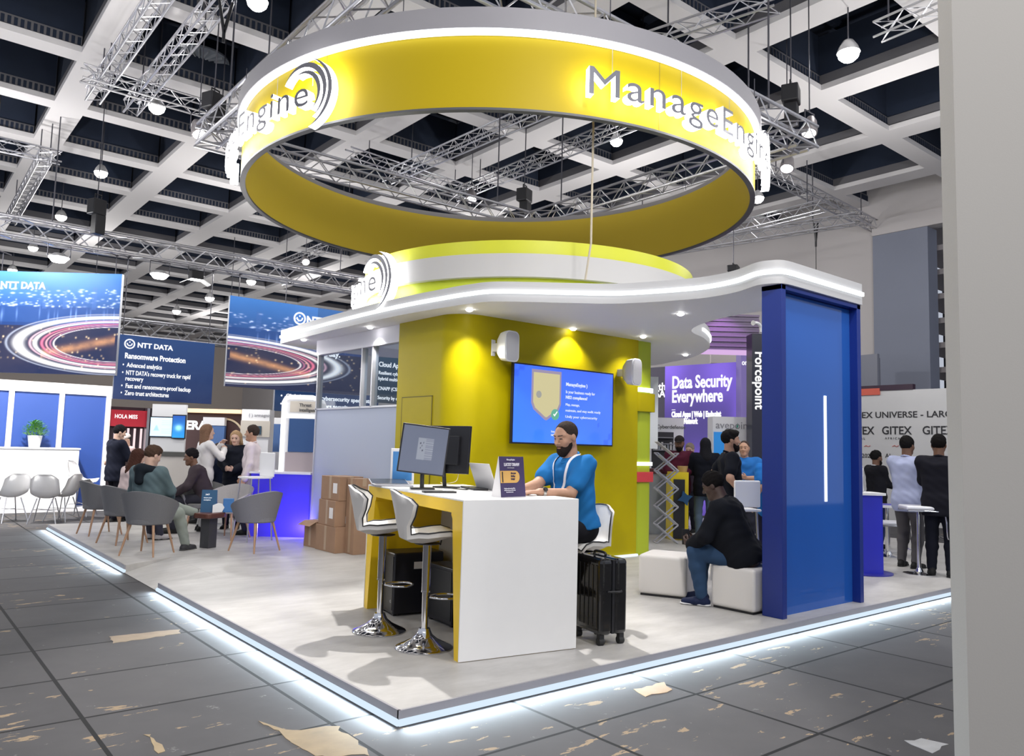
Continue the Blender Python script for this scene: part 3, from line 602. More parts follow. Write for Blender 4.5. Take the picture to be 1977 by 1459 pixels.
MB().box(-.142, .142, -.222, .222, .36, .50).add([(-.1425, -.2, .37), (-.1425, .05, .49), (-.1425, .12, .49), (-.1425, -.1, .37)], [(0, 1, 2, 3)], 1).add([(-.1425, .08, .37), (-.1425, .15, .49), (-.1425, .19, .49), (-.1425, .13, .37)], [(0, 1, 2, 3)], 1).build('box_lid', [mat('box_blue', (.03, .04, .28), .4), PAPER], bx_)
# ---------------------------------------------------------------- bar stools
def bar_stool(lab, loc, rz, zs=.66):
    t = thing('bar_stool', lab, 'stool', loc, rz, 'white bucket bar stools')           # faces local +x
    MB().lathe([(.0, .0), (.205, .0), (.208, .008), (.20, .016), (.15, .036), (.10, .062), (.06, .095), (.045, .125), (.04, .14), (.0, .14)], 40).build('base', CHROME, t, smooth=50)
    MB().tube([(0, 0, .13), (0, 0, .40)], .024, 16).tube([(0, 0, .40), (0, 0, zs - .03)], .031, 16).tube([(0, 0, .395), (0, 0, .405)], .033, 16).build('column', CHROME, t, smooth=50)
    pts = [(.03, -.02, .36), (.10, -.085, .36), (.20, -.09, .36), (.25, 0, .36), (.20, .09, .36), (.10, .085, .36), (.03, .02, .36)]
    MB().tube(smoothpath(pts, 6), .0085, 8).build('footrest', CHROME, t, smooth=60)
    # bucket: profile along the centre line, from front lip over seat up the waisted back; flaring wings
    prof = [(.235, .035), (.20, .058), (.13, .048), (.05, .022), (-.05, .006), (-.125, .012), (-.175, .05), (-.20, .11), (-.214, .18), (-.232, .26), (-.25, .33), (-.258, .355)]
    half = [.185, .205, .215, .215, .205, .185, .165, .165, .19, .21, .19, .115]
    lift = [-.025, .0, .03, .05, .055, .05, .0, .0, .0, .0, .0, .0]
    wrap = [.0, .0, .0, .0, .02, .03, .03, .05, .09, .12, .10, .05]
    P = []
    for i, (x, z) in enumerate(prof):
        row = []
        for j in range(13):
            s = (j - 6) / 6; y = s * half[i]; k = abs(s) ** 2.4; row.append((x + wrap[i] * k, y, zs + z + lift[i] * k + (-.03 * abs(s) ** 3 if i >= 10 else 0)))
        P.append(row)
    PU = mat('white_leatherette', (.80, .79, .78), .38); GR = mat('grey_leatherette', (.55, .53, .51), .5)
    B = [[(p[0] - (.0 if i < 6 else .03) * 1., p[1] * 1.02, p[2] - (.035 if i < 7 else .0)) for p in row] for i, row in enumerate(P)]
    MB().grid(P).build('seat_pad', PU, t, smooth=180)
    mb = MB(); mb.grid([r[::-1] for r in B]); n, m = len(P), 13
    rim = [(0, j) for j in range(m)] + [(i, m - 1) for i in range(1, n)] + [(n - 1, j) for j in range(m - 2, -1, -1)] + [(i, 0) for i in range(n - 2, 0, -1)]
    vs = [P[i][j] for i, j in rim] + [B[i][j] for i, j in rim]; L = len(rim); mb.add(vs, [(k, (k + 1) % L, L + (k + 1) % L, L + k) for k in range(L)])
    mb.build('shell', GR, t, smooth=60)
    MB().tube([P[i][j] for i, j in rim], .006, 6, closed=True).build('piping', BLACK, t, smooth=180)
    MB().lathe([(0, zs - .035), (.09, zs - .035), (.10, zs - .028), (0, zs - .028)], 20).build('mount_plate', DGREY, t)
    return t
SZ = .775
s1 = bar_stool('white bar stool at the counter with black piping, the one nearer the counter front leg', (.843, 1.052, 0), math.radians(-24), SZ)
dup(s1, (.828, 1.666, 0), math.radians(-34), 'white bar stool at the counter with black piping, the one nearer the cardboard boxes')
bar_stool('white bar stool under the seated man in the blue shirt', (2.34, .96, 0), math.radians(180 + 6), .635)
# ---------------------------------------------------------------- suitcase, poufs, boxes, brochure rack
sc_ = thing('suitcase', 'black glossy hard shell suitcase on four wheels right of the counter', 'suitcase', (2.10, .52, 0), math.radians(-12))
SHELL = mat('suitcase_shell', (.008, .008, .009), .10, bump=.25, nscale=18, coat=.6)
sw_, sd_, sh_ = .25, .40, .56
for x0, x1 in ((-.125, -.008), (.008, .125)):
    MB().box(x0, x1, -.20, .20, .075, .64).build('half_shell', SHELL, sc_, bev=.035, seg=4)
MB().box(-.012, .012, -.19, .19, .085, .63).build('zip_band', BLACK, sc_)
for y in np.linspace(-.15, .15, 6):
    for x in (-.126, .126): MB().box(x - .005, x + .005, y - .012, y + .012, .13, .59).build('rib', SHELL, sc_, bev=.004)
MB().tube(smoothpath([(0, -.07, .64), (0, -.065, .668), (0, .065, .668), (0, .07, .64)], 5), .010, 8).build('handle', BLACK, sc_, smooth=60)
MB().tube([(-.06, -.203, .4), (-.05, -.225, .4), (.05, -.225, .4), (.06, -.203, .4)], .008, 8).build('side_handle', BLACK, sc_, smooth=60)
for sx in (-1, 1):
    for sy in (-1, 1):
        MB().box(sx * .09 - .02, sx * .09 + .02, sy * .155 - .02, sy * .155 + .02, .045, .085).tube([(sx * .09 - .022, sy * .155, .028), (sx * .09 + .022, sy * .155, .028)], .028, 16, 1).build('wheel', [BLACK, mat('wheel_rubber', (.02, .02, .02), .6)], sc_, smooth=40)
def pouf(cx, cy, s, h, rz, lab):
    t = thing('pouf', lab, 'pouf', (cx, cy, 0), rz)
    MB().box(-s / 2, s / 2, -s / 2, s / 2, .018, h).build('cushion', mat('cream_leatherette', (.72, .69, .66), .5, bump=.06, nscale=5), t, bev=.035, seg=4)
    MB().box(-s / 2 + .02, s / 2 - .02, -s / 2 + .02, s / 2 - .02, 0, .02).build('plinth', BLACK, t)
    return t
pouf(4.12, 1.50, .49, .41, math.radians(25), 'white cube pouf left of the seated man, standing free on the platform')
pouf(4.17, .60, .47, .41, math.radians(1), 'white cube pouf under the seated man against the blue column')
def carton(x, y, z, w, d, h, rz, lab, flap=False, tape=True, lbl=True):
    t = thing('cardboard_box', lab, 'box', (x, y, z), rz, 'cardboard boxes stacked by the partition')
    MB().box(-w / 2, w / 2, -d / 2, d / 2, 0, h).build('carton', CARD, t, bev=.004)
    if tape: MB().box(-.03, .03, -d / 2 - .001, d / 2 + .001, h - .10, h + .001).box(-w / 2 - .001, -w / 2, -.03, .03, h * .0 + .02, h).build('tape', mat('packing_tape', (.42, .30, .20), .3), t)
    if lbl: MB().box(-w / 2 - .0015, -w / 2, -d * .38, -d * .16, h * .3, h * .72).box(-w * .1, w * .12, -d / 2 - .0015, -d / 2, h * .12, h * .4).build('label', PAPER, t)
    if flap: MB().box(-w / 2 - .12, -w / 2, -d / 2, d / 2, h - .004, h, 0, Matrix.Translation((-w / 2, 0, h)) @ Matrix.Rotation(-.5, 4, 'Y') @ Matrix.Translation((w / 2, 0, -h))).build('flap', CARD, t)
carton(2.68, 6.02, 0, .40, .56, .34, .02, 'large brown cardboard box at the bottom of the stack', lbl=False)
carton(2.69, 6.03, .342, .39, .52, .34, -.03, 'brown cardboard box with two paper labels, middle of the stack')
carton(2.70, 6.02, .684, .36, .50, .32, .04, 'brown cardboard box with a paper label on top of the stack')
carton(2.66, 6.52, 0, .34, .34, .36, .05, 'small open cardboard box with a flap, left of the tall stack', True, lbl=False)
carton(2.76, 6.52, .362, .14, .18, .22, .0, 'small narrow carton standing on the open box', lbl=False)
carton(2.76, 5.62, .0, .26, .24, .99, .0, 'tall carton with dark printed stripes behind the bar stool back', tape=True, lbl=False)
# brochure rack
br = thing('brochure_rack', 'silver zigzag folding brochure rack beside the lime column', 'brochure rack', (7.63, 4.42, 0), math.radians(-38))
RK = ALU; bw, bdp, seg_h = .26, .17, .285
zs_ = [0 + seg_h * k for k in range(6)]
for s in (-1, 1):
    for k in range(5):
        for a, b_ in ((-1, 1), (1, -1)):
            MB().tube([(a * bdp, s * bw / 2, zs_[k] + .01), (b_ * bdp, s * bw / 2, zs_[k + 1] + .01)], .0125, 6).build('crossbar', RK, br)
for k in range(6):
    for a in (-1, 1): MB().tube([(a * bdp, -bw / 2, zs_[k] + .01), (a * bdp, bw / 2, zs_[k] + .01)], .008, 6).build('rung', RK, br)
for k in range(1, 5): MB().box(-.14, .14, -bw / 2 + .01, bw / 2 - .01, -.003, .003, 0, Matrix.Translation((0, 0, zs_[k] + seg_h / 2 + .02)) @ Matrix.Rotation(math.radians(38), 4, 'Y')).build('shelf', mat('rack_shelf', (.62, .63, .56), .25), br)
MB().box(-.21, .17, -bw / 2, bw / 2, -.006, .006, 0, Matrix.Translation((0, 0, zs_[5] + .06)) @ Matrix.Rotation(math.radians(38), 4, 'Y')).build('top_shelf', mat('rack_top', (.60, .58, .55), .4), br)
for k, col in ((1, (.62, .60, .42)), (2, (.6, .58, .45)), (3, (.35, .42, .45)), (4, (.5, .5, .45))):
    o = MB().box(-.10, .10, -.08, .08, .004, .012, 0, Matrix.Translation((7.63, 4.42, 0)) @ Matrix.Rotation(math.radians(-38), 4, 'Z') @ Matrix.Translation((0, 0, zs_[k] + seg_h / 2 + .02)) @ Matrix.Rotation(math.radians(38), 4, 'Y')).build('brochure', mat('brochure_%d' % k, col, .4))
    tag(o, 'pale brochures on the %s tier of the zigzag rack' % ('lowest', 'second lowest', 'second highest', 'highest')[k - 1], 'brochure', 'brochures in the zigzag rack')
# ---------------------------------------------------------------- lounge
def tub_chair(loc, rz, lab, col):
    t = thing('tub_chair', lab, 'chair', loc, rz, 'grey tub chairs in the lounge')           # faces local +x
    F_ = mat('felt_' + '%.2f' % col[0], col, .9, noise=.06, nscale=60, bump=.1)
    P = []; n = 26
    for i in range(n + 1):
        a = math.radians(-128 + 256 * i / n) + PI; row = []; f = abs(i / n - .5) * 2
        for j in range(8):
            s = j / 7; top = .80 - .20 * f ** 1.6 if f < .95 else .80 - .20 * .92 - .02; z = .40 + (top - .40) * s
            r = .215 + .075 * s; wx = 1.0 + .0 * s; row.append((r * math.cos(a) * .96, r * math.sin(a) * 1.12, z))
        P.append(row)
    MB().grid(P, thick=.028).build('backrest', F_, t, smooth=60)
    pad = [(.245 * math.cos(a) * (1.0 if math.cos(a) < 0 else .98), .255 * math.sin(a)) for a in np.linspace(0, 2 * PI, 28, endpoint=False)]
    MB().prism(pad, .38, .46).build('seat', F_, t, bev=.02, seg=3)
    WD = mat('beech_legs', (.42, .25, .15), .5, noise=.1, nscale=30)
    for sx, sy in ((1, 1), (1, -1), (-1, 1), (-1, -1)): MB().tube([(sx * .15, sy * .15, .39), (sx * .235, sy * .225, .0)], [.018, .011], 10).build('leg', WD, t, smooth=60)
    return t
TG = (.16, .16, .17)
tub_chair((.437, 6.78, 0), math.radians(44), 'grey felt tub chair with the hooded man sitting in it', TG)
tub_chair((1.70, 6.49, 0), math.radians(112), 'empty grey felt tub chair right of the side table, its back to the camera', (.19, .19, .22))
tub_chair((.44, 8.05, 0), math.radians(20), 'grey felt tub chair directly behind the hooded man', TG)
tub_chair((.40, 9.25, 0), math.radians(10), 'grey felt tub chair at the far left end of the lounge', TG)
tub_chair((1.86, 7.95, 0), math.radians(215), 'pale grey tub chair facing the hooded man, behind the side table', (.40, .38, .38))
tub_chair((1.75, 8.85, 0), math.radians(250), 'grey tub chair under the man in the dark suit jacket', (.20, .20, .20))
st = thing('side_table', 'small wooden side table on a dark square post beside the man crossed leg', 'side table', (1.28, 7.06, 0), .5)
MB().prism(rrect(.36, .30, .07), .40, .47).build('tabletop', mat('dark_cherry', (.10, .035, .025), .35, noise=.2, nscale=8), st, bev=.015, seg=3)
MB().box(-.075, .075, -.075, .075, 0, .40).build('post', mat('post_dark', (.045, .045, .05), .4), st, bev=.003)
tb = thing('tent_card', 'blue tent card standing on the lounge side table', 'tent card', (1.27, 7.10, .47), math.radians(-30))
MB().add([(-.10, -.02, 0), (.10, -.02, 0), (.10, .03, .30), (-.10, .03, .30), (-.10, .08, 0), (.10, .08, 0)], [(0, 1, 2, 3), (4, 3, 2, 5), (0, 3, 4), (1, 5, 2)]).build('card', [mat('tent_blue', (.02, .09, .20), .5)], tb)
Mb2 = face_M((-.08, -.0215, .0), (1, 0, 0), (0, .05, .3)); TL = ([('24/7', .03, .23, .03, 0), ('secure your', .01, .19, .022, 0), ('workplace', .01, .16, .022, 0)]); [lines(MB(), Mb2, [q]).build('card_text', TXTW, tb) for q in TL]
tb2 = thing('leaflet_holder', 'white rounded leaflet and blue bag beside the tent card on the side table', 'leaflet', (1.36, 6.98, .47), math.radians(-20))
MB().prism([(-.07, 0), (-.07, .10), (.0, .13), (.05, .12), (.08, .07), (.05, .01)], -.01, .01, 0, Matrix.Rotation(PI / 2, 4, 'X')).build('leaflet', GLOSSW, tb2)
MB().box(.06, .20, .03, .07, 0, .19).build('blue_bag', mat('bag_blue', (.05, .18, .45), .5), tb2, bev=.01)

# ---------------------------------------------------------------- people: smooth surfaces grown round a posed skeleton
def V3(*a): return np.array(a, float)
def nrm(v): return v / (np.linalg.norm(v) + 1e-9)
class Field:
    def __init__(self): self.p = []; self.clips = []; self.wr = 0.; self.wf = 1.
    def c(self, a, b, ra, rb, k=.02, sub=False): self.p.append(('c', np.array(a, float), np.array(b, float), ra, rb, k, sub)); return self
    def e(self, c, r, k=.02, R=None, sub=False): self.p.append(('e', np.array(c, float), np.array(r, float), R, None, k, sub)); return self
    def clip(self, n, pt): n = nrm(np.array(n, float)); self.clips.append((n, float(n @ np.array(pt, float)))); return self
    def bounds(self):
        lo = np.full(3, 1e9); hi = -lo
        for q in self.p:
            if q[6]: continue
            if q[0] == 'c': l = np.minimum(q[1] - q[3], q[2] - q[4]); h = np.maximum(q[1] + q[3], q[2] + q[4])
            else: m = max(q[2]); l = q[1] - m; h = q[1] + m
            lo = np.minimum(lo, l); hi = np.maximum(hi, h)
        return lo, hi
    def mesh(self, h, box=None, keep=None):
        lo, hi = self.bounds()
        if box is not None: lo = np.maximum(lo, box[0]); hi = np.minimum(hi, box[1])
        lo = lo - 2.5 * h; n = np.ceil((hi + 2.5 * h - lo) / h).astype(int) + 1
        if (n < 3).any(): return np.zeros((0, 3)), np.zeros((0, 4), int)
        ax = [lo[i] + h * np.arange(n[i]) for i in range(3)]
        F = np.full(n, .5)
        for q in self.p:
            k = q[5]; m = k * 1.2 + 3 * h
            if q[0] == 'c': l = np.minimum(q[1] - q[3], q[2] - q[4]) - m; u = np.maximum(q[1] + q[3], q[2] + q[4]) + m
            else: mm = max(q[2]) + m; l = q[1] - mm; u = q[1] + mm
            i0 = np.clip(np.floor((l - lo) / h).astype(int), 0, n); i1 = np.clip(np.ceil((u - lo) / h).astype(int) + 1, 0, n)
            if (i1 <= i0).any(): continue
            X = ax[0][i0[0]:i1[0], None, None]; Y = ax[1][None, i0[1]:i1[1], None]; Z = ax[2][None, None, i0[2]:i1[2]]
            if q[0] == 'c':
                a, b, ra, rb = q[1:5]; d = b - a; L2 = max(d @ d, 1e-9)
                px, py, pz = X - a[0], Y - a[1], Z - a[2]; t = np.clip((px * d[0] + py * d[1] + pz * d[2]) / L2, 0, 1)
                D = np.sqrt((px - t * d[0]) ** 2 + (py - t * d[1]) ** 2 + (pz - t * d[2]) ** 2) - (ra + (rb - ra) * t)
            else:
                c, r, R = q[1], q[2], q[3]; px, py, pz = X - c[0], Y - c[1], Z - c[2]
                if R is not None: px, py, pz = [px * R[0][j] + py * R[1][j] + pz * R[2][j] for j in range(3)]
                g = np.sqrt((px / r[0]) ** 2 + (py / r[1]) ** 2 + (pz / r[2]) ** 2); g2 = np.sqrt((px / r[0] ** 2) ** 2 + (py / r[1] ** 2) ** 2 + (pz / r[2] ** 2) ** 2) + 1e-6
                D = g * (g - 1) / g2
            sl = (slice(i0[0], i1[0]), slice(i0[1], i1[1]), slice(i0[2], i1[2])); G = F[sl]
            if q[6]: hh = np.maximum(k - abs(-D - G), 0) / k; F[sl] = np.maximum(G, -D) + hh * hh * k * .25
            else: hh = np.maximum(k - abs(D - G), 0) / k; F[sl] = np.minimum(G, D) - hh * hh * k * .25
        X = ax[0][:, None, None]; Y = ax[1][None, :, None]; Z = ax[2][None, None, :]
        if self.wr: X = X * self.wf; Y = Y * self.wf; Z = Z * self.wf; F = F + self.wr * (np.sin(X * 31 + Z * 23 + 2 * np.sin(Y * 17)) * np.sin(Y * 27 - Z * 37 + 1.3) + .6 * np.sin(X * 53 - Y * 41 + Z * 61))
        X = ax[0][:, None, None]; Y = ax[1][None, :, None]; Z = ax[2][None, None, :]
        for nn, dd in self.clips: F = np.maximum(F, X * nn[0] + Y * nn[1] + Z * nn[2] - dd)
        S_ = F < 0
        cs = [(0, 0, 0), (1, 0, 0), (0, 1, 0), (1, 1, 0), (0, 0, 1), (1, 0, 1), (0, 1, 1), (1, 1, 1)]
        sub = lambda A, o: A[o[0]:n[0] - 1 + o[0], o[1]:n[1] - 1 + o[1], o[2]:n[2] - 1 + o[2]]
        cnt = sum(sub(S_, o).astype(np.int8) for o in cs); act = (cnt > 0) & (cnt < 8); idx = np.full(act.shape, -1, int); I = np.argwhere(act); idx[act] = np.arange(len(I))
        if len(I) == 0: return np.zeros((0, 3)), np.zeros((0, 4), int)
        val = [F[I[:, 0] + o[0], I[:, 1] + o[1], I[:, 2] + o[2]] for o in cs]; acc = np.zeros((len(I), 3)); w = np.zeros(len(I))
        for a in range(8):
            for b in range(a + 1, 8):
                if bin(a ^ b).count('1') != 1: continue
                m = (val[a] < 0) != (val[b] < 0); t = np.where(m, val[a] / np.where(m, val[a] - val[b], 1), 0)
                pt = np.array(cs[a]) + t[:, None] * (np.array(cs[b]) - np.array(cs[a])); acc += pt * m[:, None]; w += m
        P = lo + h * (I + acc / w[:, None]); Q = []
        for axn in range(3):
            o1, o2 = [(1, 2), (2, 0), (0, 1)][axn]; e = [0, 0, 0]; e[axn] = 1
            A = S_[tuple(slice(0, n[i] - e[i]) for i in range(3))]; B = S_[tuple(slice(e[i], n[i]) for i in range(3))]
            E = np.argwhere(A != B); E = E[(E[:, o1] > 0) & (E[:, o2] > 0) & (E[:, o1] < n[o1] - 1) & (E[:, o2] < n[o2] - 1)]
            if len(E) == 0: continue
            flip = ~A[E[:, 0], E[:, 1], E[:, 2]]
            def cell(d1, d2): c = E.copy(); c[:, o1] += d1; c[:, o2] += d2; return idx[c[:, 0], c[:, 1], c[:, 2]]
            q = np.stack([cell(-1, -1), cell(0, -1), cell(0, 0), cell(-1, 0)], 1); q[flip] = q[flip][:, ::-1]; Q.append(q)
        Q = np.concatenate(Q); Q = Q[(Q >= 0).all(1)]
        if keep is not None:
            c = P[Q].mean(1); Q = Q[keep(c)]
            u, inv = np.unique(Q, return_inverse=True); P = P[u]; Q = inv.reshape(-1, 4)
        return P, Q
def mesh_from(name, pieces, mats, parent, mfun=None):
    P = []; Q = []; o = 0
    for p, q in pieces: P.append(p); Q.append(q + o); o += len(p)
    P = np.concatenate(P); Q = np.concatenate(Q)
    me = bpy.data.meshes.new(name); me.from_pydata(P.tolist(), [], Q.tolist())
    for m in (mats if isinstance(mats, list) else [mats]): me.materials.append(m)
    if mfun is not None and len(Q): me.polygons.foreach_set('material_index', mfun(P[Q].mean(1)).astype(np.int32))
    me.polygons.foreach_set('use_smooth', [True] * len(me.polygons)); me.update()
    ob = bpy.data.objects.new(name, me); COL.objects.link(ob); ob.parent = parent; return ob
def ik(a, b, l1, l2, pole):
    d = b - a; L = min(np.linalg.norm(d), (l1 + l2) * .999); u = nrm(d); x = (l1 * l1 - l2 * l2 + L * L) / (2 * L); hh = math.sqrt(max(l1 * l1 - x * x, 0))
    pv = np.array(pole, float); pv = pv - u * (pv @ u); return a + u * x + nrm(pv) * hh, a + u * L
SKIN = {'tan': (.42, .235, .155), 'light': (.60, .39, .30), 'brown': (.17, .085, .052), 'dark': (.060, .032, .024)}
def cloth(col, rough=.85): return mat('cloth_%.3f_%.3f_%.3f' % col, col, rough, spec=.12, noise=.12, nscale=9)
def person(lab, loc, yaw, H=1.75, g=1., skin='tan', pel=(0, 0, .94), lean=0., side=0., twist=0., head=(0., 0.), arms=None, legs=None, top=('shirt', (.5, .5, .5)), bottom=(.02, .02, .03), shoes=(.02, .02, .02), hair=('short', (.015, .012, .010)), beard=None, hb=.015, hh_=.009, hands=.010, sole=None, group=None, seated=False, belly=0., hem=.10):
    s = H / 1.75; root = thing('person', lab, 'person', loc, yaw, group)
    pel = V3(*pel) * (1 if seated else s); T = nrm(V3(math.sin(lean), math.sin(side), math.cos(lean))); Lx = V3(-math.sin(twist), math.cos(twist), 0); Lx = nrm(Lx - T * (Lx @ T)); Fw = np.cross(Lx, T)
    gs = g ** .5; HL = nrm(V3(-math.sin(twist * .2), math.cos(twist * .2), 0)); HF_ = np.cross(HL, V3(0, 0, 1))
    sh = {1: pel + T * .475 * s + Lx * .178 * s * gs, -1: pel + T * .475 * s - Lx * .178 * s * gs}
    hp = {1: pel + HL * .088 * s - V3(0, 0, .03) * s, -1: pel - HL * .088 * s - V3(0, 0, .03) * s}
    neck = pel + T * .53 * s
    hy, hpit = head; ht = lean * .45 + hpit; hd = V3(math.cos(hy) * math.cos(ht), math.sin(hy) * math.cos(ht), -math.sin(ht)); hl = V3(-math.sin(hy), math.cos(hy), 0); hu = np.cross(hd, hl)
    NT = nrm(T * .6 + V3(0, 0, .4) + V3(math.sin(ht) * .25, 0, 0)); hc = neck + NT * .105 * s + hu * .045 * s + hd * .018 * s
    HM = np.stack([hd, hl, hu]); hw = lambda x, y, z: hc + (V3(x, y, z) * s) @ HM
    # ---- arms and legs
    A = {}
    arms = arms or {}
    for k in (1, -1):
        tgt, pole = arms.get(k, ((.04, k * .26, pel[2] - .0), (-1, k * .3, 0)))[:2]
        e, w = ik(sh[k], np.array(tgt, float), .285 * s, .255 * s, pole); A[k] = (e, w)
    Lg = {}
    legs = legs or {}
    for k in (1, -1):
        tgt, pole = legs.get(k, ((.0 + .02 * k, k * .105 * s, .085 * s), (1, k * .1, 0)))[:2]
        kn, an = ik(hp[k], np.array(tgt, float), .43 * s, .41 * s, pole); Lg[k] = (kn, an)
    def torso(F, d, neck_=True, low=0.):
        r = lambda v: v * s * gs + d
        F.c(pel + HL * .065 * s * gs - V3(0, 0, .02), pel - HL * .065 * s * gs - V3(0, 0, .02), r(.108), r(.108), .04)
        if low: F.c(pel + HL * .07 * s * gs - T * low, pel - HL * .07 * s * gs - T * low, r(.112), r(.112), .05)
        m = pel + T * .22 * s + Fw * (.012 + belly * .5)
        for k in (1, -1):
            F.c(pel + HL * k * .06 * s * gs, m + Lx * k * .062 * s * gs, r(.105), r(.098 + belly * .6), .06); F.c(m + Lx * k * .062 * s * gs, pel + T * .40 * s + Lx * k * .080 * s * gs, r(.098 + belly * .6), r(.108), .06)
            F.c(pel + T * .43 * s + Lx * k * .07 * s, sh[k] - T * .012 * s, r(.085), r(.058), .05)
        if belly: F.e(pel + T * .16 * s + Fw * (.05 + belly), (r(.12 + belly * .5),) * 3, .08)
        F.c(neck - T * .062 * s, neck - T * .09 * s, r(.058), r(.10), .05)
    def arm(F, k, d, end=1.0, kk=.02, fore=True):
        e, w = A[k]; r = lambda v: v * s * gs + d
        if end < .99 and not fore: F.c(sh[k], sh[k] + (e - sh[k]) * end, r(.056), r(.050) + .006, kk)
        else: F.c(sh[k], e, r(.056), r(.042), kk); F.c(e, e + (w - e) * end, r(.043), r(.028 + .01 * (end < .99)), kk)
    def leg(F, k, d, da, ank=1.):
        kn, an = Lg[k]; gl = min(gs, 1.14); r = lambda v: v * s * gl + d
        F.c(hp[k], kn, r(.088), r(.056), .035); c = kn + (an - kn) * .32; F.c(kn, c, r(.056), r(.055), .03); F.c(c, kn + (an - kn) * ank, r(.055), .036 * s + da, .03)
    # ---- head
    B = Field(); torso(B, -.006)
    for k in (1, -1): arm(B, k, 0.); leg(B, k, -.006, -.004)
    B.c(hw(-.02, 0, -.05), neck - T * .03 * s, .056 * s * (gs ** .5), .060 * s * gs, .03)
    def skull(F, d=0.):
        F.e(hw(-.012, 0, .035), ((.096 + d) * s, (.076 + d) * s, (.088 + d) * s), .02, HM.T if False else HM.T.T if False else HM.T)
    Rm = HM.T.copy()          # columns are the head axes
    def E_(F, c, r, k=.012, sub=False): F.e(hw(*c), tuple(v * s for v in r), k, Rm, sub)
    def Cc(F, a, b, ra, rb, k=.012, sub=False): F.c(hw(*a), hw(*b), ra * s, rb * s, k, sub)
    def facef(F, d=0.):
        E_(F, (-.012, 0, .035), (.096 + d, .076 + d, .088 + d), .02); Cc(F, (.022, 0, .0), (.044, 0, -.068), .067 + d, .044 + d, .03)
        for k in (1, -1): Cc(F, (.0, k * .050, -.045), (.058, k * .018, -.092), .021 + d, .020 + d, .03)
        Cc(F, (.068, -.008, -.094), (.068, .008, -.094), .022 + d, .022 + d, .025)
    facef(B)
    Cc(B, (.080, 0, .020), (.108, 0, -.022), .009, .0135, .014)
    for k in (1, -1):
        E_(B, (.094, k * .013, -.027), (.012, .010, .008), .006); Cc(B, (.078, k * .012, .036), (.064, k * .048, .034), .013, .012, .014)
        E_(B, (.100, k * .033, .013), (.020, .019, .013), .012, True); E_(B, (.0745, k * .032, .012), (.0135, .015, .0115), .003)
        E_(B, (-.008, k * .079, -.004), (.020, .009, .030), .008); Cc(B, (.058, k * .045, -.022), (.06, k * .04, -.03), .022, .022, .03)
    Cc(B, (.086, -.016, -.056), (.086, .016, -.056), .0085, .0085, .008); Cc(B, (.085, -.013, -.066), (.085, .013, -.066), .0085, .0085, .006)
    # ---- hands
    hbx = {}
    for k in (1, -1):
        e, w = A[k]; d = nrm(w - e); hsp = (arms.get(k, (0, 0)) + (None,))[2] if k in arms and len(arms[k]) > 2 else None
        curl, pn, hdir = (.5, V3(0, -k, -.2), None) if hsp is None else hsp
        if hdir is not None: d = nrm(np.array(hdir, float))
        pn = np.array(pn, float); pn = nrm(pn - d * (pn @ d)); sd = np.cross(d, pn)                 # pn = palm normal, sd across the palm
        f = 1.0 if hands < .009 else 1.12; hs = s * 1.02
        for q in (-.026, -.009, .009, .026): B.c(w + d * .012 * hs + sd * q * .6 * hs, w + d * .085 * hs + sd * q * hs, .013 * hs * f, .0125 * hs * f, .012)
        for q, ln in ((-.029, .072), (-.010, .084), (.010, .080), (.029, .062)):
            b0 = w + d * .088 * hs + sd * q * hs; a1 = curl * .8; d1 = d * math.cos(a1) + pn * math.sin(a1); b1 = b0 + d1 * ln * .5 * hs; a2 = curl * 1.9; d2 = d * math.cos(a2) + pn * math.sin(a2); b2 = b1 + d2 * ln * .5 * hs
            B.c(b0, b1, .0092 * hs * f, .0085 * hs * f, .004); B.c(b1, b2, .0085 * hs * f, .0072 * hs * f, .004)
        ts = -k; 
        t0 = w + d * .03 * hs + sd * ts * .028 * hs; t1 = t0 + nrm(d * .7 + sd * ts * .6 + pn * .35) * .042 * hs; t2 = t1 + nrm(d + pn * .5 * (1 + curl)) * .032 * hs
        B.c(t0, t1, .014 * hs, .0105 * hs, .010); B.c(t1, t2, .0102 * hs, .008 * hs, .004)
        hbx[k] = (w + d * .08 * hs, d, w)
    # assemble body
    nz = hw(0, 0, -.16)
    inhead = lambda c: ((c - hc) @ hu) > -.135 * s
    def nearhead(c): return inhead(c) & (np.linalg.norm(c - hc, axis=1) < .24 * s)
    def inhand(k, m=0.): w = hbx[k][2]; d = hbx[k][1]; return lambda c: (((c - w) @ d) > -.012 + m) & (np.linalg.norm(c - hbx[k][0], axis=1) < .16 * s)
    pieces = [B.mesh(hb, None, lambda c: ~(nearhead(c)) & ~inhand(1, .006)(c) & ~inhand(-1, .006)(c))]
    pieces.append(B.mesh(hh_, (hc - .2 * s, hc + .2 * s), lambda c: (((c - hc) @ hu) > -.145 * s) & (np.linalg.norm(c - hc, axis=1) < .25 * s)))
    for k in (1, -1): pieces.append(B.mesh(hands, (hbx[k][0] - .14 * s, hbx[k][0] + .14 * s), inhand(k)))
    def mf(c):
        q = (c - hc) @ HM.T / s; m = np.zeros(len(c), int)
        for k in (1, -1): m[(np.abs(q[:, 1] - k * .032) < .0125) & (np.abs(q[:, 2] - .011) < .0055) & (q[:, 0] > .074)] = 1
        m[(np.abs(q[:, 1]) < .021) & (np.abs(q[:, 2] + .061) < .0095) & (q[:, 0] > .085)] = 2; return m
    sk = SKIN[skin]; mesh_from('body', pieces, [mat('skin_' + skin, sk, .55, noise=.08, nscale=40), mat('eye_dark', (.03, .022, .02), .2), mat('lip_' + skin, (sk[0] * .75, sk[1] * .55, sk[2] * .55), .5)], root, mf)
    # ---- hair, brows, beard
    hk, hcol = hair; HMAT = mat('hair_%.3f_%.3f_%.3f' % hcol, hcol, .8, spec=.08, noise=.3, nscale=60, bump=.5)
